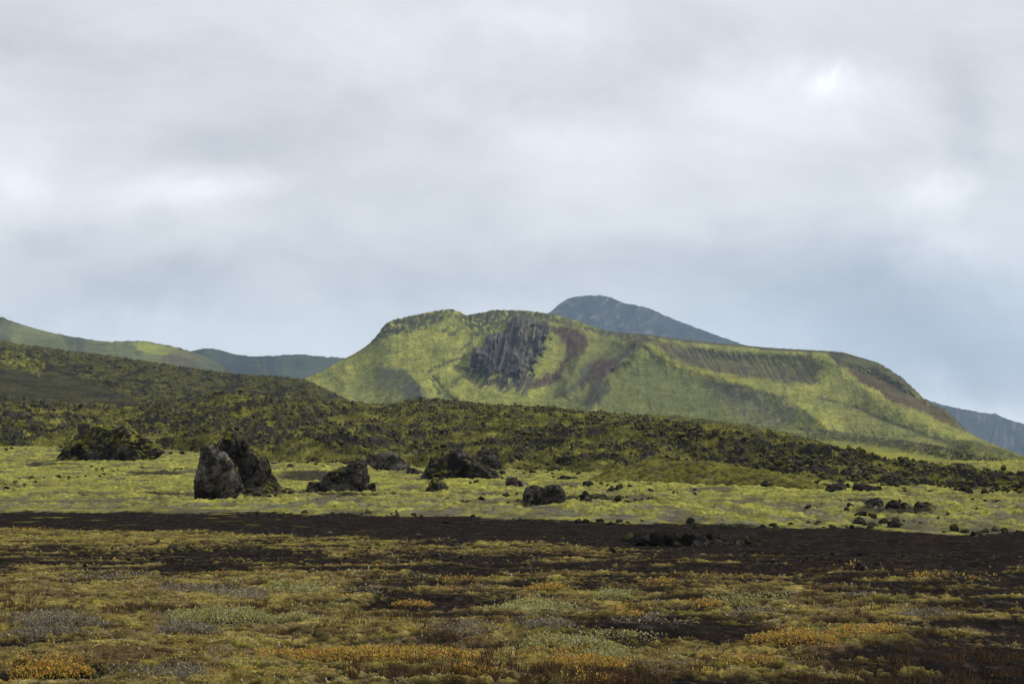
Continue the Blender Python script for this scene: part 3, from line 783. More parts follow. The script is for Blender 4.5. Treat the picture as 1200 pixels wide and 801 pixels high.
Z4 = lambda pts: [(200+a/4, 480+b/4) for a, b in pts]
Z5 = lambda pts: [(480+a/4, 500+b/4) for a, b in pts]
Z1 = lambda pts: [(a/3, 340+b/3) for a, b in pts]
Z3 = lambda pts: [(700+a/2.4, 340+b/2.4) for a, b in pts]
boulder('boulder', 'tall grey slab of lava leaning in front of the pointed boulder', 'boulder',
        [Z4([(108,420),(110,330),(135,240),(150,230),(200,300),(250,420)]), Z4([(140,260),(136,178),(165,160),(200,178),(255,198),(290,240),(300,300),(180,330)]), Z4([(180,280),(290,240),(325,310),(345,360),(320,390),(230,428),(170,420)])], 587, .26, .7, 1.5, .7, 110)
boulder('boulder', 'pointed lava boulder with mossy right flank behind the leaning slab', 'boulder',
        [Z4([(224,240),(226,178),(246,136),(270,86),(282,84),(300,110),(318,140),(330,240)]), Z4([(262,170),(268,80),(280,78),(312,104),(345,150),(350,200)]), Z4([(290,200),(340,140),(410,172),(440,205),(468,255),(472,295),(440,320),(330,330)]), Z4([(310,380),(330,300),(470,290),(492,340),(500,378),(545,388),(440,392)])], 578, .36, .7, .72, .8, 120)
boulder('boulder', 'jagged lava boulder with a stepped tail sloping down to its left', 'boulder',
        [Z4([(700,385),(700,335),(740,292),(800,270),(850,262),(870,370)]), Z4([(790,300),(850,235),(885,228),(916,250),(930,312),(880,370),(800,350)]), Z4([(632,380),(645,342),(690,338),(710,385)]), Z4([(850,385),(900,318),(925,305),(935,390)]), Z4([(915,390),(930,345),(958,340),(960,388)])], 577, .25, 1.2, 1, .7, 84)
boulder('boulder', 'smooth rounded brown boulder half hidden behind the jagged stepped one', 'boulder',
        [Z4([(935,262),(945,212),(1000,200),(1042,196),(1072,216),(1105,248),(1140,275),(1100,284),(1000,272)])], 552, .12, .6, 1.3, .8, 60)
boulder('boulder', 'small knobbly stone left of the smooth rounded brown boulder', 'boulder',
        [Z4([(912,262),(918,215),(935,205),(952,212),(955,262)])], 546, .15, 1, 1, .9, 40)
boulder('boulder', 'low broken stone right of the smooth rounded brown boulder', 'boulder',
        [Z4([(1100,304),(1105,285),(1140,270),(1180,286),(1200,306)])], 557, .15, 1.1, 1, .9, 40)
boulder('rock_outcrop', 'widest craggy black outcrop with a peaked top in the middle of the plain', 'rock outcrop',
        [Z5([(60,238),(95,180),(100,142),(170,145),(200,240)]), Z5([(150,240),(178,150),(200,106),(235,104),(262,150),(290,245)]), Z5([(230,245),(262,135),(300,165),(330,185),(350,250)]), Z5([(170,252),(204,122),(238,110),(302,166),(372,198),(446,250)]), Z5([(300,250),(330,185),(372,196),(420,228),(446,248),(380,262)]), Z5([(240,250),(262,200),(300,205),(320,252)])], 562, .30, 1.25, .95, .75, 96)
boulder('boulder', 'grey crag rising behind the right flank of the widest black outcrop', 'boulder',
        [Z5([(330,215),(332,160),(352,112),(388,94),(410,120),(432,165),(436,215)]), Z5([(345,215),(360,160),(400,150),(425,215)])], 553, .2, 1.1, 1.2, .8, 60)
boulder('boulder', 'pyramid shaped dark boulder in front of the widest black outcrop', 'boulder',
        [Z5([(72,300),(100,250),(112,238),(135,236),(160,262),(182,284),(180,312),(110,308)]), Z5([(160,312),(175,280),(220,302),(225,312)])], 577, .38, 1, 1, .85, 60)
boulder('boulder', 'pale grey rounded boulder behind the left edge of the square black block', 'boulder',
        [Z5([(448,284),(454,238),(475,230),(505,237),(530,285),(500,292)]), Z5([(505,290),(512,246),(555,263),(566,288)])], 572, .15, .8, 1.75, .8, 60)
boulder('boulder', 'square black block of rough lava with a flat top beside the dark sand', 'boulder',
        [Z5([(545,375),(530,315),(545,282),(580,270),(625,285),(630,375)]), Z5([(600,375),(620,288),(645,278),(700,274),(728,306),(722,345),(724,372)])], 593, .06, 1.1, .8, .8, 84)
boulder('boulder', 'wide dark boulder before the lava foot, with a small upright stone to its right', 'boulder',
        [Z5([(694,254),(700,238),(716,225),(745,228),(752,262),(708,260)]), Z5([(740,262),(745,230),(788,234),(790,260)])], 565, .12, .8, 1, .8, 50)
boulder('boulder', 'small upright dark stone just right of the wide boulder before the lava foot', 'boulder',
        [Z5([(810,284),(812,256),(830,250),(850,254),(864,264),(862,284)])], 571, .06, .9, .85, .8, 44)
boulder('rubble_heap', 'long low heap of black lava rubble right of the square black block', 'rubble heap',
        [Z5([(735,356),(760,336),(790,340),(800,362)]), Z5([(785,362),(800,322),(832,310),(870,322),(880,360)]), Z5([(860,360),(870,325),(905,320),(950,332),(960,358)]), Z5([(940,362),(950,335),(990,350),(995,360)])], 590, .22, 1.6, .8, 1.2, 84)
boulder('rubble_heap', 'thin trail of lava rubble on moss above the low heap right of the block', 'rubble heap',
        [Z5([(920,290),(945,276),(960,290)]), Z5([(955,292),(972,275),(990,270),(1010,290)]), Z5([(1000,300),(1020,286),(1060,292),(1066,304)]), Z5([(1050,306),(1090,296),(1110,308)])], 575, .2, 1.7, .9, 1.4, 84)
boulder('boulder', 'tiny pointed stone in line with the thin rubble trail, at its right', 'boulder',
        [Z5([(1098,280),(1112,264),(1132,260),(1150,270),(1176,280)])], 569, .2, 1.2, .9, .8, 40)
boulder('boulder', 'small spiky stone between the grey rounded boulder and the wide dark boulder', 'boulder',
        [Z5([(584,252),(590,242),(610,236),(625,244),(640,252)])], 563, .2, 1.3, .9, .8, 40)
boulder('rock_outcrop', 'broad mossy lava outcrop with twin knobs, leftmost large rock of the plain', 'rock outcrop',
        [Z1([(205,592),(240,545),(262,535),(290,600)]), Z1([(240,580),(265,512),(300,490),(340,480),(350,585)]), Z1([(268,512),(276,482),(308,452),(330,480),(325,520)]), Z1([(320,590),(335,478),(400,472),(430,480),(440,595)]),
         Z1([(400,590),(430,470),(445,462),(480,500),(505,530),(520,590)]), Z1([(470,590),(480,502),(540,530),(590,567),(540,588)]), Z1([(385,610),(400,575),(440,560),(458,600)])], 540, .62, 1.15, 1, .75, 100)
boulder('boulder', 'dark rough knob perched on the low lava tongue under the far hill', 'boulder',
        [Z3([(583,456),(588,440),(600,432),(628,432),(645,450),(640,458)])], 530, .15, 1.1, 1, .9, 50, y=124, seed=31)
boulder('boulder', 'small dark pyramid stone at the foot of the long mossy bank', 'boulder',
        [Z3([(448,554),(462,538),(478,532),(488,556)])], 571.5, .1, 1, .85, .9, 44)
boulder('boulder', 'rounded grey brown boulder touching the left of a wider black one by the lava foot', 'boulder',
        [Z3([(640,570),(646,545),(692,537),(701,550),(699,570)])], 578, .22, 1, 1.3, .8, 54)
boulder('boulder', 'wide black boulder with a lumpy top, just right of the rounded grey brown one', 'boulder',
        [Z3([(713,570),(720,548),(740,543),(765,546),(770,570)]), Z3([(755,570),(765,548),(798,551),(806,570)])], 578, .12, 1.2, .85, .8, 60)
boulder('boulder', 'blocky boulder at the left end of a low rubble ridge on bright moss', 'boulder',
        [Z3([(752,615),(753,596),(770,585),(792,581),(806,595),(808,614)])], 597, .12, 1.1, 1.1, .8, 54)
boulder('rubble_heap', 'low ridge of broken black lava right of the blocky boulder', 'rubble heap',
        [Z3([(800,618),(815,596),(830,589),(850,594),(856,616)]), Z3([(845,618),(855,592),(876,600),(885,618)]), Z3([(878,618),(895,598),(930,592),(950,600),(965,616)])], 598, .25, 1.5, .9, 1., 80)
boulder('boulder', 'pair of fused small stones alone on the moss, rightmost rock in the photo', 'boulder',
        [Z3([(1094,606),(1102,598),(1113,590),(1118,606)]), Z3([(1112,606),(1118,588),(1134,588),(1141,606)])], 592.5, .12, 1, 1, .8, 50)
boulder('boulder', 'low jagged stone on the sand edge left of the round black boulder', 'boulder',
        [Z3([(718,655),(724,642),(737,636),(752,646),(760,660)]), Z3([(750,664),(765,650),(790,656),(806,668)])], 614.5, .12, 1.3, .95, .8, 60)
boulder('boulder', 'round black boulder sitting on the edge of the dark sand at the right', 'boulder',
        [Z3([(808,670),(816,652),(830,645),(846,648),(854,664),(852,672)])], 618.5, .06, 1.1, .8, .9, 54)
boulder('boulder', 'tiny black wedge stone alone in bright moss right of the rubble trail', 'boulder',
        [Z3([(264,580),(270,568),(276,566),(292,579)])], 581, .05, 1, .7, .9, 36)
boulder('rubble_heap', 'wide heap of black lava rubble lying on the dark sand', 'rubble heap',
        [[(725,634),(745,627),(758,625),(768,635)], [(755,635),(765,625),(780,622),(797,626),(800,636)], [(790,636),(803,625),(822,626),(836,637)], [(822,638),(832,627),(850,629),(860,638)], [(850,639),(866,632),(884,636),(888,640)]], 638, .08, 1.2, .6, 1.2, 110)
boulder('rubble_heap', 'small heap of dark stones in the near heath at the left', 'rubble heap',
        [[(188,646),(200,638),(210,637),(216,646)], [(210,647),(220,640),(234,641),(240,647)]], 647, .3, 1.8, .9, 1.2, 70)
boulder('boulder', 'small dark stone poking from the brown heath at the right', 'boulder',
        [[(998,667),(1004,658),(1012,656),(1022,667)]], 667, .25, 1.5, .9, .9, 44)
boulder('boulder', 'little dark stone half sunk in the near heath, below the middle of the sand', 'boulder',
        [[(500,655),(508,647),(516,648),(523,655)]], 655, .3, 1.5, .9, .9, 40)

# ------------------------------------------------------------------ loose lava stones, uncountable
def ico(sub):
    bm = bmesh.new(); bmesh.ops.create_icosphere(bm, subdivisions=sub, radius=1)
    v = np.array([p.co[:] for p in bm.verts], F32); f = np.array([[q.index for q in p.verts] for p in bm.faces], np.int32); bm.free()
    return v, f
IV3, IF3 = ico(3); IV2, IF2 = ico(2)
VARS = []
VARS2 = []
for k in range(12):                      # angular blocks: a ball cut by random planes, then roughened
    pn = RNG.normal(size=(11, 3)); pn /= np.linalg.norm(pn, axis=1)[:, None]
    hk = RNG.uniform(.5, .95, 11)[None]; sq = np.array([1, RNG.uniform(.7, 1.1), RNG.uniform(.6, 1.0)])
    for IV, lst in ((IV3, VARS), (IV2, VARS2)):
        d = np.minimum((hk/np.maximum(IV @ pn.T, .12)).min(1), 1.3)*(1+.16*(ridged3(IV.astype(float)*2.3+k*7.3, 3, k)-.6))
        lst.append(IV*d[:, None]*sq)
def stones(name, xs, ys, zs, sizes, mat, tone, moss=.0, small=False):
    IV, IF, VV = (IV2, IF2, VARS2) if small else (IV3, IF3, VARS)
    n = len(xs); nv = len(IV)
    co = np.empty((n, nv, 3), F32); cl = np.empty((n, nv, 3), F32)
    for i in range(n):
        a = RNG.uniform(0, 6.28); c, s = math.cos(a), math.sin(a)
        v = VV[i % 12]*sizes[i]
        co[i, :, 0] = v[:, 0]*c-v[:, 1]*s+xs[i]; co[i, :, 1] = v[:, 0]*s+v[:, 1]*c+ys[i]; co[i, :, 2] = v[:, 2]+zs[i]
        k = tone*RNG.uniform(.6, 1.5)
        base = np.array([.042, .040, .038])*k
        m = moss*sm(.2, .8, IV[:, 2]+RNG.uniform(-.5, .4))
        cl[i] = mix(np.broadcast_to(base, (nv, 3)), np.array([.14, .135, .022]), m)
    f = (IF[None]+(np.arange(n)*nv)[:, None, None]).reshape(-1, 3)
    me = raw_mesh(name, co.reshape(-1, 3), f, cl.reshape(-1, 3))
    return set_props(link(name, me, mat, smooth=False), kind='stuff')

# over the lava field: broken clinker, thick on the crests and in streaks
n = 60000
su = RNG.uniform(-70, 1270, n); stt = np.where(RNG.random(n) < .72, RNG.uniform(.0, .55, n), RNG.uniform(.5, .88, n))
sx, sy, sz, _ = lava_surface(su, stt)
hh, _, _, _, bg_, fi_, rk_ = lava_relief(sx, sy); sc = pchip([-300, 300, 700, 950, 1450], [1.35, 1.3, 1.1, 1.05, .85], su)
keep = (fbm(sx/7, sy/10, 4, 501)+.6*rk_+.12*RNG.normal(size=n)) > .10
ss = np.clip(RNG.lognormal(-1.95, .5, n), .07, .42)*np.where(su > 820, .72, 1.)
edge_ = sm(0, .06, stt)
stones('lava_clinker', sx[keep], sy[keep], (sz+hh*sc*(.25+.75*edge_)-(1-edge_)*.9+.15*ss)[keep], ss[keep], M_ROCK, .8, .65, small=True)
# along the foot of the lava and over the plain
def on_ground(us, vs):
    ys = np.array([row_to_y(a, b) for a, b in zip(us, vs)]); xs = (us-600)/F*ys
    return xs, ys
us_, vs_, sz_ = [], [], []
def strew(u0, v0, su_, sv_, n, s0, s1):
    for _ in range(n):
        us_.append(u0+RNG.normal()*su_); vs_.append(v0+RNG.normal()*sv_); sz_.append(s0+(s1-s0)*RNG.random()**2.5)
lb_v = lambda u: float(pchip(LU, [a for a, b in LB], np.array([u]))[0])
for _ in range(260):
    u = RNG.uniform(-20, 1230); us_.append(u); vs_.append(lb_v(u)+abs(RNG.normal())*2.2); sz_.append(.05+.32*RNG.random()**3)
for (u, v, a, b, k) in [(75,562,35,1.2,22),(15,571,14,2,22),(160,553,40,2,40),(300,582,35,3,50),(400,579,30,2,25),(620,590,50,4,26),(700,588,35,3,36),(560,565,60,3,18),(690,572,40,3,14),(760,576,25,2,30),
                        (1050,603,50,4,36),(1150,591,20,3,8),(930,569,30,2,18),(1010,615,40,2,24),(1170,624,25,1.5,20),(380,603,60,1.5,30),(700,612,60,1.5,20),(870,617,60,1.5,24),
                        (800,633,45,2.5,45),(860,638,50,3,20),(640,645,120,8,30),(1090,655,70,5,35),(900,650,120,6,30),(470,650,60,6,50),(210,645,30,4,40),(260,655,120,8,60),(1010,664,25,4,25),(980,655,50,4,40)]:
    strew(u, v, a, b, k, .03 if v > 640 else .06, .09 if v > 640 else .22)
us_, vs_, sz_ = np.array(us_), np.array(vs_), np.array(sz_)
gx, gy = on_ground(us_, vs_)
stones('loose_stones', gx, gy, ground_height(gx, gy)+.12*sz_, sz_, M_ROCK, .5, .2)
# gravel of the near heath
n = 3000
gv = RNG.uniform(640, 812, n); gu = RNG.uniform(-60, 1260, n)
yrow = np.linspace(9, 70, 3000); vrow = UV(np.zeros(3000), yrow, G(np.zeros(3000), yrow))[1]
gy = np.interp(-gv, -vrow, yrow); gx = (gu-600)/F*gy
H, a = ground_height(gx, gy, True)
k = (a['m'] < .35)
stones('gravel', gx[k], gy[k], H[k], (.006+.03*RNG.random(n)**3)[k], M_ROCK, .6, small=True)

# ------------------------------------------------------------------ low growth
def leaf_cloud(pos, size, col, up=.3, width=.5):
    """diamond leaves, each its own folded blade; pos (n,3)"""
    n = len(pos)
    az = RNG.uniform(0, 2*np.pi, n); tilt = np.clip(RNG.normal(up*1.57, .45, n), -.3, 1.5)
    d = np.stack([np.cos(az)*np.cos(tilt), np.sin(az)*np.cos(tilt), np.sin(tilt)], 1)
    s = np.stack([-np.sin(az), np.cos(az), np.zeros(n)], 1)
    rl = RNG.uniform(-.6, .6, n)[:, None]
    up_ = np.cross(d, s); s = s*np.cos(rl)+up_*np.sin(rl)
    L = size[:, None]
    v = np.stack([pos, pos+d*L*.5+s*L*width*.5, pos+d*L, pos+d*L*.5-s*L*width*.5], 1)
    f = np.arange(n*4, dtype=np.int32).reshape(-1, 4)
    return v.reshape(-1, 3), f, np.repeat(col, 4, 0)

KC = {'o': [(.47,.25,.03), (.34,.15,.03), (.48,.35,.07), (.20,.19,.03), (.12,.10,.03)], 'g': [(.27,.245,.21), (.15,.12,.095), (.085,.062,.045), (.17,.16,.085), (.12,.10,.04)],
      'p': [(.22,.24,.06), (.32,.31,.11), (.34,.33,.22), (.11,.12,.035), (.36,.26,.06)], 'm': [(.24,.19,.045), (.36,.28,.08), (.11,.078,.032), (.24,.14,.045), (.075,.048,.028)],
      'r': [(.075,.042,.022), (.10,.062,.03), (.05,.032,.018)]}
def palette(kind, n):
    c = np.array(KC[kind])[RNG.integers(0, len(KC[kind]), n)]
    return c*RNG.uniform(.7, 1.3, (n, 1))

def scatter_growth():
    n = 760000
    gv = RNG.uniform(618, 840, n); gu = RNG.uniform(-240, 1440, n)
    y = np.interp(-gv, -vrow, yrow); y = y*RNG.uniform(.99, 1.01, n); x = (gu-600)/F*y
    u, v, plain, heath = zones(x, y)
    H, a = ground_height(x, y, True)
    fo, fg, fp = (patch_field(u, v, x, y, k) for k in 'ogp')
    spec = fbm(x/.8, y/1.1, 3, 601)
    r = RNG.random(n)
    kind = np.full(n, 'm', dtype='<U1')
    kind[(spec > .18)] = 'g'; kind[(spec < -.28)] = 'o'; kind[(spec > -.05) & (spec < .06)] = 'p'
    kind[r < .04] = 'r'
    kind[fp > RNG.random(n)*.8] = 'p'; kind[fg > RNG.random(n)*.8] = 'g'; kind[fo > RNG.random(n)*.8] = 'o'
    f = np.maximum(np.maximum(fo, fg), fp)
    kind[(a['m'] < .2) & (f < .2)] = 'r'
    dens = np.where(kind == 'm', .16, .24)*a['m']+.75*f*np.clip(a['m']+.35, 0, 1)+.010*heath
    keep = RNG.random(n) < dens*.8
    x, y, H, kind, f, mm = x[keep], y[keep], H[keep], kind[keep], f[keep], a['m'][keep]
    size = np.where(kind == 'm', .021, .029)*RNG.uniform(.7, 1.5, len(x))*np.clip(y/16, .9, 2.2)
    z = H+RNG.random(len(x))*(.008+.045*f)
    col = np.empty((len(x), 3))
    for k in KC:
        s = kind == k
        if s.any(): col[s] = palette(k, s.sum())
    v_, f_, c_ = leaf_cloud(np.stack([x, y, z], 1), size, col)
    me = raw_mesh('heath_leaves', v_, f_, c_)
    set_props(link('heath_undergrowth', me, M_LEAF, smooth=False), kind='stuff')
scatter_growth()

def scatter_blades():
    tus = []
    for (u, v, s, k) in [(150,716,14,22),(205,720,10,16),(232,716,10,14),(300,714,8,10),(330,722,12,12),(660,797,60,25),(1080,772,80,18),(1150,790,60,16),(980,790,60,25),(760,795,60,25),(520,740,90,40),(20,715,40,30),(880,660,180,60),(1050,690,120,60),(450,735,30,14),(540,790,60,40)]:
        for _ in range(k): tus.append((u+RNG.normal()*s, v+RNG.normal()*s*.18))
    tus = np.array(tus); y = np.interp(-tus[:, 1], -vrow, yrow); x = (tus[:, 0]-600)/F*y
    nb = 26
    X = np.repeat(x, nb)+RNG.normal(size=len(x)*nb)*.05; Y = np.repeat(y, nb)+RNG.normal(size=len(x)*nb)*.05
    Z = ground_height(X, Y)-.01
    n = len(X); L = RNG.uniform(.05, .13, n)
    lean = RNG.normal(size=(n, 2))*.35
    tip = np.stack([X+lean[:, 0]*L, Y+lean[:, 1]*L, Z+L], 1); b = np.stack([X, Y, Z], 1)
    mid = (tip+b)/2+np.stack([lean[:, 0]*L*-.15, lean[:, 1]*L*-.15, L*.08], 1)
    w = np.stack([np.full(n, .0035), np.zeros(n), np.zeros(n)], 1)
    v = np.stack([b-w, b+w, mid+w*.8, tip, mid-w*.8], 1).reshape(-1, 3)
    f = np.arange(n*5, dtype=np.int32).reshape(-1, 5)
    c = np.repeat(palette('r', n)*1.0, 5, 0)
    me = raw_mesh('dry_grass', v, f, c)
    set_props(link('dry_grass', me, M_LEAF, smooth=False), kind='stuff')
scatter_blades()

# willow shrubs that stand out singly: an Empty, twigs and leaves
def shrub(label, u, v, ru, hv, kind, n, leaf=.028):
    """u: middle, v: row of the foot, ru: half width and hv: height in photo pixels"""
    y0 = float(np.interp(-v, -vrow, yrow)); x0 = (u-600)/F*y0; k = y0/F
    a, h = ru*k, hv*k; b = min(a*.8, .55)
    root = bpy.data.objects.new('willow_shrub', None); COL.objects.link(root)
    z0 = float(ground_height(np.array([x0]), np.array([y0]))[0])
    root.location = (x0, y0+b, z0); root.empty_display_size = .1
    set_props(root, label, 'shrub', 'low willow shrubs in the heath')
    r = np.sqrt(RNG.random(n)); th = RNG.uniform(0, 6.283, n)
    lx, ly = r*np.cos(th)*a, r*np.sin(th)*b
    top = h*np.clip(1-r**2.2, 0, 1)**.6*(.72+.5*fbm(lx/.13+u, ly/.13, 3, 701))
    lz = top*RNG.uniform(.35, 1.0, n)**.6
    gz = ground_height(x0+lx, y0+b+ly)-z0
    pos = np.stack([lx, ly, np.maximum(gz, gz*.5)+lz], 1)
    col = palette(kind, n)
    v_, f_, c_ = leaf_cloud(pos, leaf*RNG.uniform(.7, 1.4, n)*max(1, y0/18), col, .5)
    link('leaves', raw_mesh('leaves', v_, f_, c_), M_LEAF, root, False)
    # twigs: three-sided, from the soil up to a share of the leaves
    m = max(30, n//10); e = pos[RNG.choice(n, m)]; s = e*np.array([.7, .7, 0]); s[:, 2] = ground_height(x0+s[:, 0], y0+b+s[:, 1])-z0+.006
    w = .003*max(1, y0/18)
    tri = np.array([[w, 0, 0], [-w*.5, w*.87, 0], [-w*.5, -w*.87, 0]])
    hub = tri*2+np.array([0, 0, -.01])          # all twigs leave one root
    tv = np.concatenate([s[:, None]+tri[None], e[:, None]+tri[None]*.4], 1).reshape(-1, 3)
    q = np.array([[0,1,4,3],[1,2,5,4],[2,0,3,5]], np.int32)
    tf = (q[None]+(np.arange(m)*6)[:, None, None]).reshape(-1, 4)+3
    k3 = np.arange(3); kn = (k3+1) % 3
    rf = np.stack([np.tile(k3, (m, 1)), np.tile(kn, (m, 1)), 3+np.arange(m)[:, None]*6+kn, 3+np.arange(m)[:, None]*6+k3], -1).reshape(-1, 4)
    tv = np.concatenate([hub, tv])
    link('twigs', raw_mesh('twigs', tv, np.concatenate([tf, rf]), np.broadcast_to(np.array([.05,.035,.028]), (len(tv), 3))), M_TWIG, root, False)
    return root
shrub('largest pale green willow shrub, a long dome in the left foreground', 254, 741, 66, 25, 'p', 2600)
shrub('small dusky green willow shrub at the right end of the largest pale green dome', 346, 737, 20, 13, 'p', 500)
shrub('grey willow shrub just below the largest pale green dome', 217, 752, 40, 13, 'g', 1300)
shrub('wide grey purple willow shrub by the left edge, the upper of two', 62, 741, 60, 14, 'g', 1700)
shrub('wide silvery willow shrub by the left edge, the lower of two', 46, 756, 50, 12, 'g', 1500)
shrub('orange and yellow willow mat stretching along the near left middle', 455, 778, 105, 12, 'o', 3000)
shrub('orange willow clump in the bottom left corner', 55, 797, 50, 15, 'o', 1700)
shrub('bright orange willow clump nearest the bottom middle, with black soil before it', 692, 786, 46, 14, 'o', 1700)
shrub('tall yellow green willow shrub behind the bright orange clump', 668, 768, 60, 17, 'p', 2300)
shrub('orange tipped willow shrub on the rise at the right foreground', 935, 765, 55, 15, 'o', 1700)
shrub('small orange yellow mat in the heath left of centre', 480, 711, 24, 7, 'o', 500)
shrub('round yellow orange shrub on dark soil below the sand, right of centre', 641, 697, 27, 10, 'o', 650)
shrub('pale straw shrub on dark soil right of the round yellow orange one', 722, 704, 25, 12, 'p', 650)
shrub('grey willow mat on the dark soil at the far right', 1084, 728, 34, 9, 'g', 650)
shrub('silvery leaved shrub above the dark hollow, right of centre', 640, 744, 40, 8, 'g', 750)

# ------------------------------------------------------------------ air
HAZE = bpy.data.materials.new('haze_air'); HAZE.use_nodes = True
nt = HAZE.node_tree; nt.nodes.remove(nt.nodes['Principled BSDF'])
pv = nd(nt, 'ShaderNodeVolumePrincipled'); pv.inputs['Density'].default_value = 5.0e-5
pv.inputs['Color'].default_value = (.54, .74, 1.0, 1); pv.inputs['Anisotropy'].default_value = .2
nt.links.new(pv.outputs[0], nt.nodes['Material Output'].inputs['Volume'])
bm = bmesh.new(); bmesh.ops.create_cube(bm, size=1)
for p in bm.verts:
    p.co.x = 13500*(1 if p.co.x > 0 else -1)*2.2
    p.co.y = 12600 if p.co.y > 0 else -300
    p.co.z = 900 if p.co.z > 0 else -220
me = bpy.data.meshes.new('haze'); bm.to_mesh(me); bm.free()
hz = link('haze', me, HAZE, smooth=False); set_props(hz, kind='stuff')

# ------------------------------------------------------------------ light and sky
SUN_AZ, SUN_EL = math.radians(70), math.radians(37)      # azimuth to the right of the view
sd = np.array([math.sin(SUN_AZ)*math.cos(SUN_EL), math.cos(SUN_AZ)*math.cos(SUN_EL), math.sin(SUN_EL)])
ld = bpy.data.lights.new('sun', 'SUN'); ld.energy = 3.0; ld.angle = math.radians(5); ld.color = (1, .955, .89)
lo = bpy.data.objects.new('sun', ld); COL.objects.link(lo)
from mathutils import Vector
lo.rotation_euler = Vector(sd).to_track_quat('Z', 'Y').to_euler()

w = bpy.data.worlds.new('World'); scene.world = w; w.use_nodes = True
nt = w.node_tree; L = nt.links; nt.nodes.clear()
out = nd(nt, 'ShaderNodeOutputWorld')
sky = nd(nt, 'ShaderNodeTexSky', sky_type='NISHITA'); sky.sun_disc = False
sky.sun_elevation = SUN_EL; sky.sun_rotation = SUN_AZ
bg1 = nd(nt, 'ShaderNodeBackground'); bg1.inputs[1].default_value = .1; L.new(sky.outputs[0], bg1.inputs[0])
def mth(op, a, b=None, c=None):
    n = nd(nt, 'ShaderNodeMath', operation=op)
    for i, q in enumerate((a, b, c)):
        if q is None: continue
        if isinstance(q, (int, float)): n.inputs[i].default_value = q
        else: L.new(q, n.inputs[i])
    return n.outputs[0]
tc = nd(nt, 'ShaderNodeTexCoord'); sp = nd(nt, 'ShaderNodeSeparateXYZ'); L.new(tc.outputs['Generated'], sp.inputs[0])
x, y, z = sp.outputs
ya = mth('MAXIMUM', mth('ABSOLUTE', y), .02)
gx_, gz_ = mth('DIVIDE', x, ya), mth('DIVIDE', z, ya)           # slope coordinates of a direction
# cloud deck coordinates: a high flat layer
zz = mth('ADD', mth('MAXIMUM', z, 0), .16)
cb = nd(nt, 'ShaderNodeCombineXYZ'); L.new(mth('DIVIDE', x, zz), cb.inputs[0]); L.new(mth('DIVIDE', y, zz), cb.inputs[1])
def noise(vec, s, det, rough, dist=0):
    n = nd(nt, 'ShaderNodeTexNoise'); n.inputs['Scale'].default_value = s; n.inputs['Detail'].default_value = det
    n.inputs['Roughness'].default_value = rough; n.inputs['Distortion'].default_value = dist
    L.new(vec, n.inputs['Vector']); return n
n1 = noise(cb.outputs[0], .9, 6, .5, .6); n2 = noise(cb.outputs[0], 2.6, 6, .52, .3)
n3 = noise(tc.outputs['Generated'], 6.5, 6, .62, .5)
sc3 = nd(nt, 'ShaderNodeSeparateColor'); L.new(n3.outputs['Color'], sc3.inputs[0])
wx = mth('ADD', gx_, mth('MULTIPLY', mth('SUBTRACT', sc3.outputs[0], .5), .16))
wz = mth('ADD', gz_, mth('MULTIPLY', mth('SUBTRACT', sc3.outputs[1], .5), .10))
n4 = noise(tc.outputs['Generated'], 24, 5, .6, .2)
br = mth('MULTIPLY_ADD', mth('SUBTRACT', n1.outputs['Fac'], .5), .22, 1.0)
br = mth('ADD', br, mth('MULTIPLY', mth('SUBTRACT', n2.outputs['Fac'], .5), .16))
br = mth('ADD', br, mth('MULTIPLY', mth('SUBTRACT', n4.outputs['Fac'], .5), .07))
cb2 = nd(nt, 'ShaderNodeCombineXYZ')
L.new(mth('SUBTRACT', mth('MULTIPLY', gx_, 1.7), mth('MULTIPLY', gz_, 1.2)), cb2.inputs[0])
L.new(mth('ADD', mth('MULTIPLY', gz_, 4.2), mth('MULTIPLY', gx_, .9)), cb2.inputs[1])
n5 = noise(cb2.outputs[0], 2.3, 8, .58, .7); n6 = noise(cb2.outputs[0], 6.5, 6, .6, .5)
br = mth('ADD', br, mth('MULTIPLY', mth('SUBTRACT', n5.outputs['Fac'], .5), .42))
br = mth('ADD', br, mth('MULTIPLY', mth('SUBTRACT', n6.outputs['Fac'], .5), .14))
def blob(u, v, su, sv, amp, tilt=0):
    a0 = (u-600)/F; e0 = (VH-v)/F
    dx = mth('SUBTRACT', wx, a0); dz = mth('SUBTRACT', wz, e0)
    if tilt: dz = mth('SUBTRACT', dz, mth('MULTIPLY', dx, tilt))
    q = mth('ADD', mth('POWER', mth('ABSOLUTE', mth('DIVIDE', dx, su/F)), 2.0), mth('POWER', mth('ABSOLUTE', mth('DIVIDE', dz, sv/F)), 2.0))
    return mth('MULTIPLY', mth('EXPONENT', mth('MULTIPLY', q, -1)), amp)
for b in [(985,84,22,16,.22),(985,95,60,38,.20),(895,130,90,45,.16),(1085,225,50,38,.26),(1120,290,60,22,.14),(245,216,110,20,.25),(35,212,50,34,.25),(60,385,140,24,.12),(600,12,120,24,.12),(650,150,190,36,.12,-.25),(420,40,160,30,.08),
          (190,322,160,46,-.26),(60,268,70,18,-.16),(1000,340,200,54,-.20),(1110,405,150,44,-.26),(300,160,150,26,-.08),(520,105,160,28,-.11),(1135,140,45,70,-.14),(760,300,170,42,-.12),(540,335,170,38,-.12),(160,66,160,36,-.10),(830,40,110,30,-.08),(1180,470,90,24,.16)]:
    br = mth('ADD', br, blob(*b))
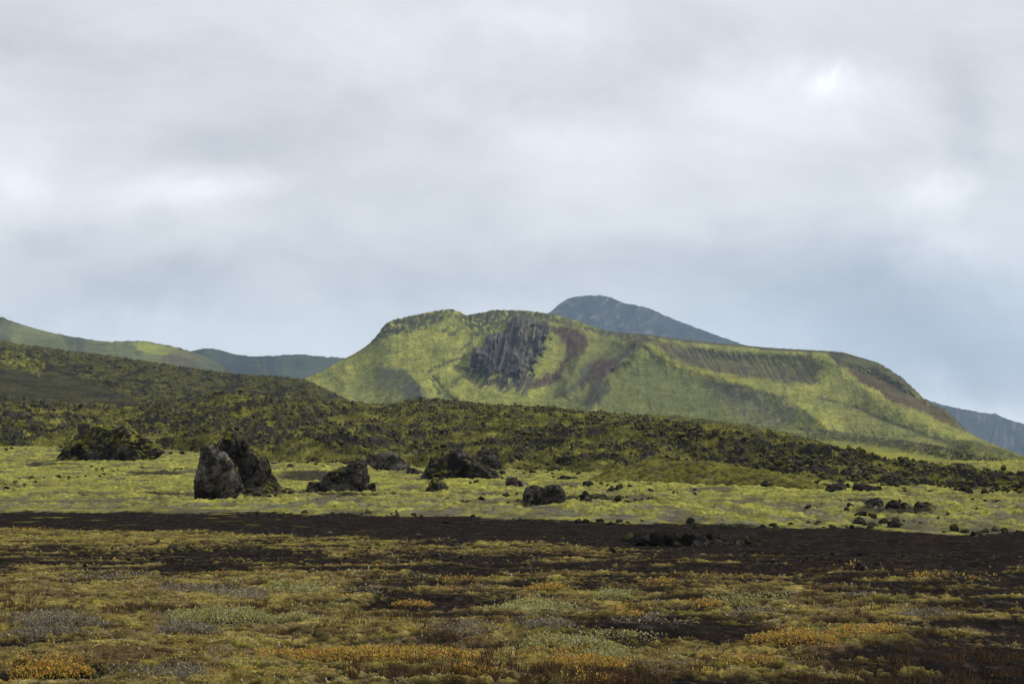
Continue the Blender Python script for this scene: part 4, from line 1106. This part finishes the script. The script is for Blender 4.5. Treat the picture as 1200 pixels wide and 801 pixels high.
# an overcast sky is brighter overhead than at the rim
br = mth('MULTIPLY', br, mth('ADD', 1.0, mth('MULTIPLY', mth('SMOOTH_MIN', mth('MAXIMUM', mth('SUBTRACT', z, .30), 0), .6, .1), .7)))
tint = nd(nt, 'ShaderNodeMix', data_type='RGBA'); tint.inputs[6].default_value = (.63, .632, .652, 1); tint.inputs[7].default_value = (.475, .51, .58, 1)
L.new(mth('MINIMUM', mth('MAXIMUM', mth('ADD', blob(1080, 400, 230, 80, 1.0), mth('MULTIPLY', mth('SUBTRACT', 1.0, br), 1.4)), 0), 1), tint.inputs[0])
mx = nd(nt, 'ShaderNodeMix', data_type='RGBA', blend_type='MULTIPLY'); mx.inputs[0].default_value = 1
L.new(tint.outputs[2], mx.inputs[6]); L.new(br, mx.inputs[7])
bg2 = nd(nt, 'ShaderNodeBackground'); bg2.inputs[1].default_value = 1.0; L.new(mx.outputs[2], bg2.inputs[0])
ms = nd(nt, 'ShaderNodeMixShader'); ms.inputs[0].default_value = .94
L.new(bg1.outputs[0], ms.inputs[1]); L.new(bg2.outputs[0], ms.inputs[2]); L.new(ms.outputs[0], out.inputs[0])
w.cycles.sampling_method = 'MANUAL'; w.cycles.sample_map_resolution = 512

# ------------------------------------------------------------------ camera and render settings
cam = bpy.data.cameras.new('camera'); cam.lens = 50; cam.sensor_width = 36; cam.clip_start = .2; cam.clip_end = 60000
co = bpy.data.objects.new('camera', cam); COL.objects.link(co)
co.location = (0, 0, ZC); co.rotation_euler = (math.pi/2+TH, 0, 0)
scene.camera = co
vs = scene.view_settings
vs.view_transform = 'Standard'; vs.look = 'None'; vs.exposure = .32; vs.gamma = 1; vs.use_curve_mapping = False
cy = scene.cycles
cy.max_bounces = 6; cy.diffuse_bounces = 2; cy.glossy_bounces = 1; cy.transmission_bounces = 2; cy.volume_bounces = 1; cy.transparent_max_bounces = 4
cy.use_denoising = True; cy.denoiser = 'OPENIMAGEDENOISE'; cy.denoising_prefilter = 'ACCURATE'; cy.denoising_input_passes = 'RGB_ALBEDO_NORMAL'
cy.use_adaptive_sampling = False; cy.sample_clamp_indirect = 4; cy.sample_clamp_direct = 12
scene.render.filter_size = 1.1
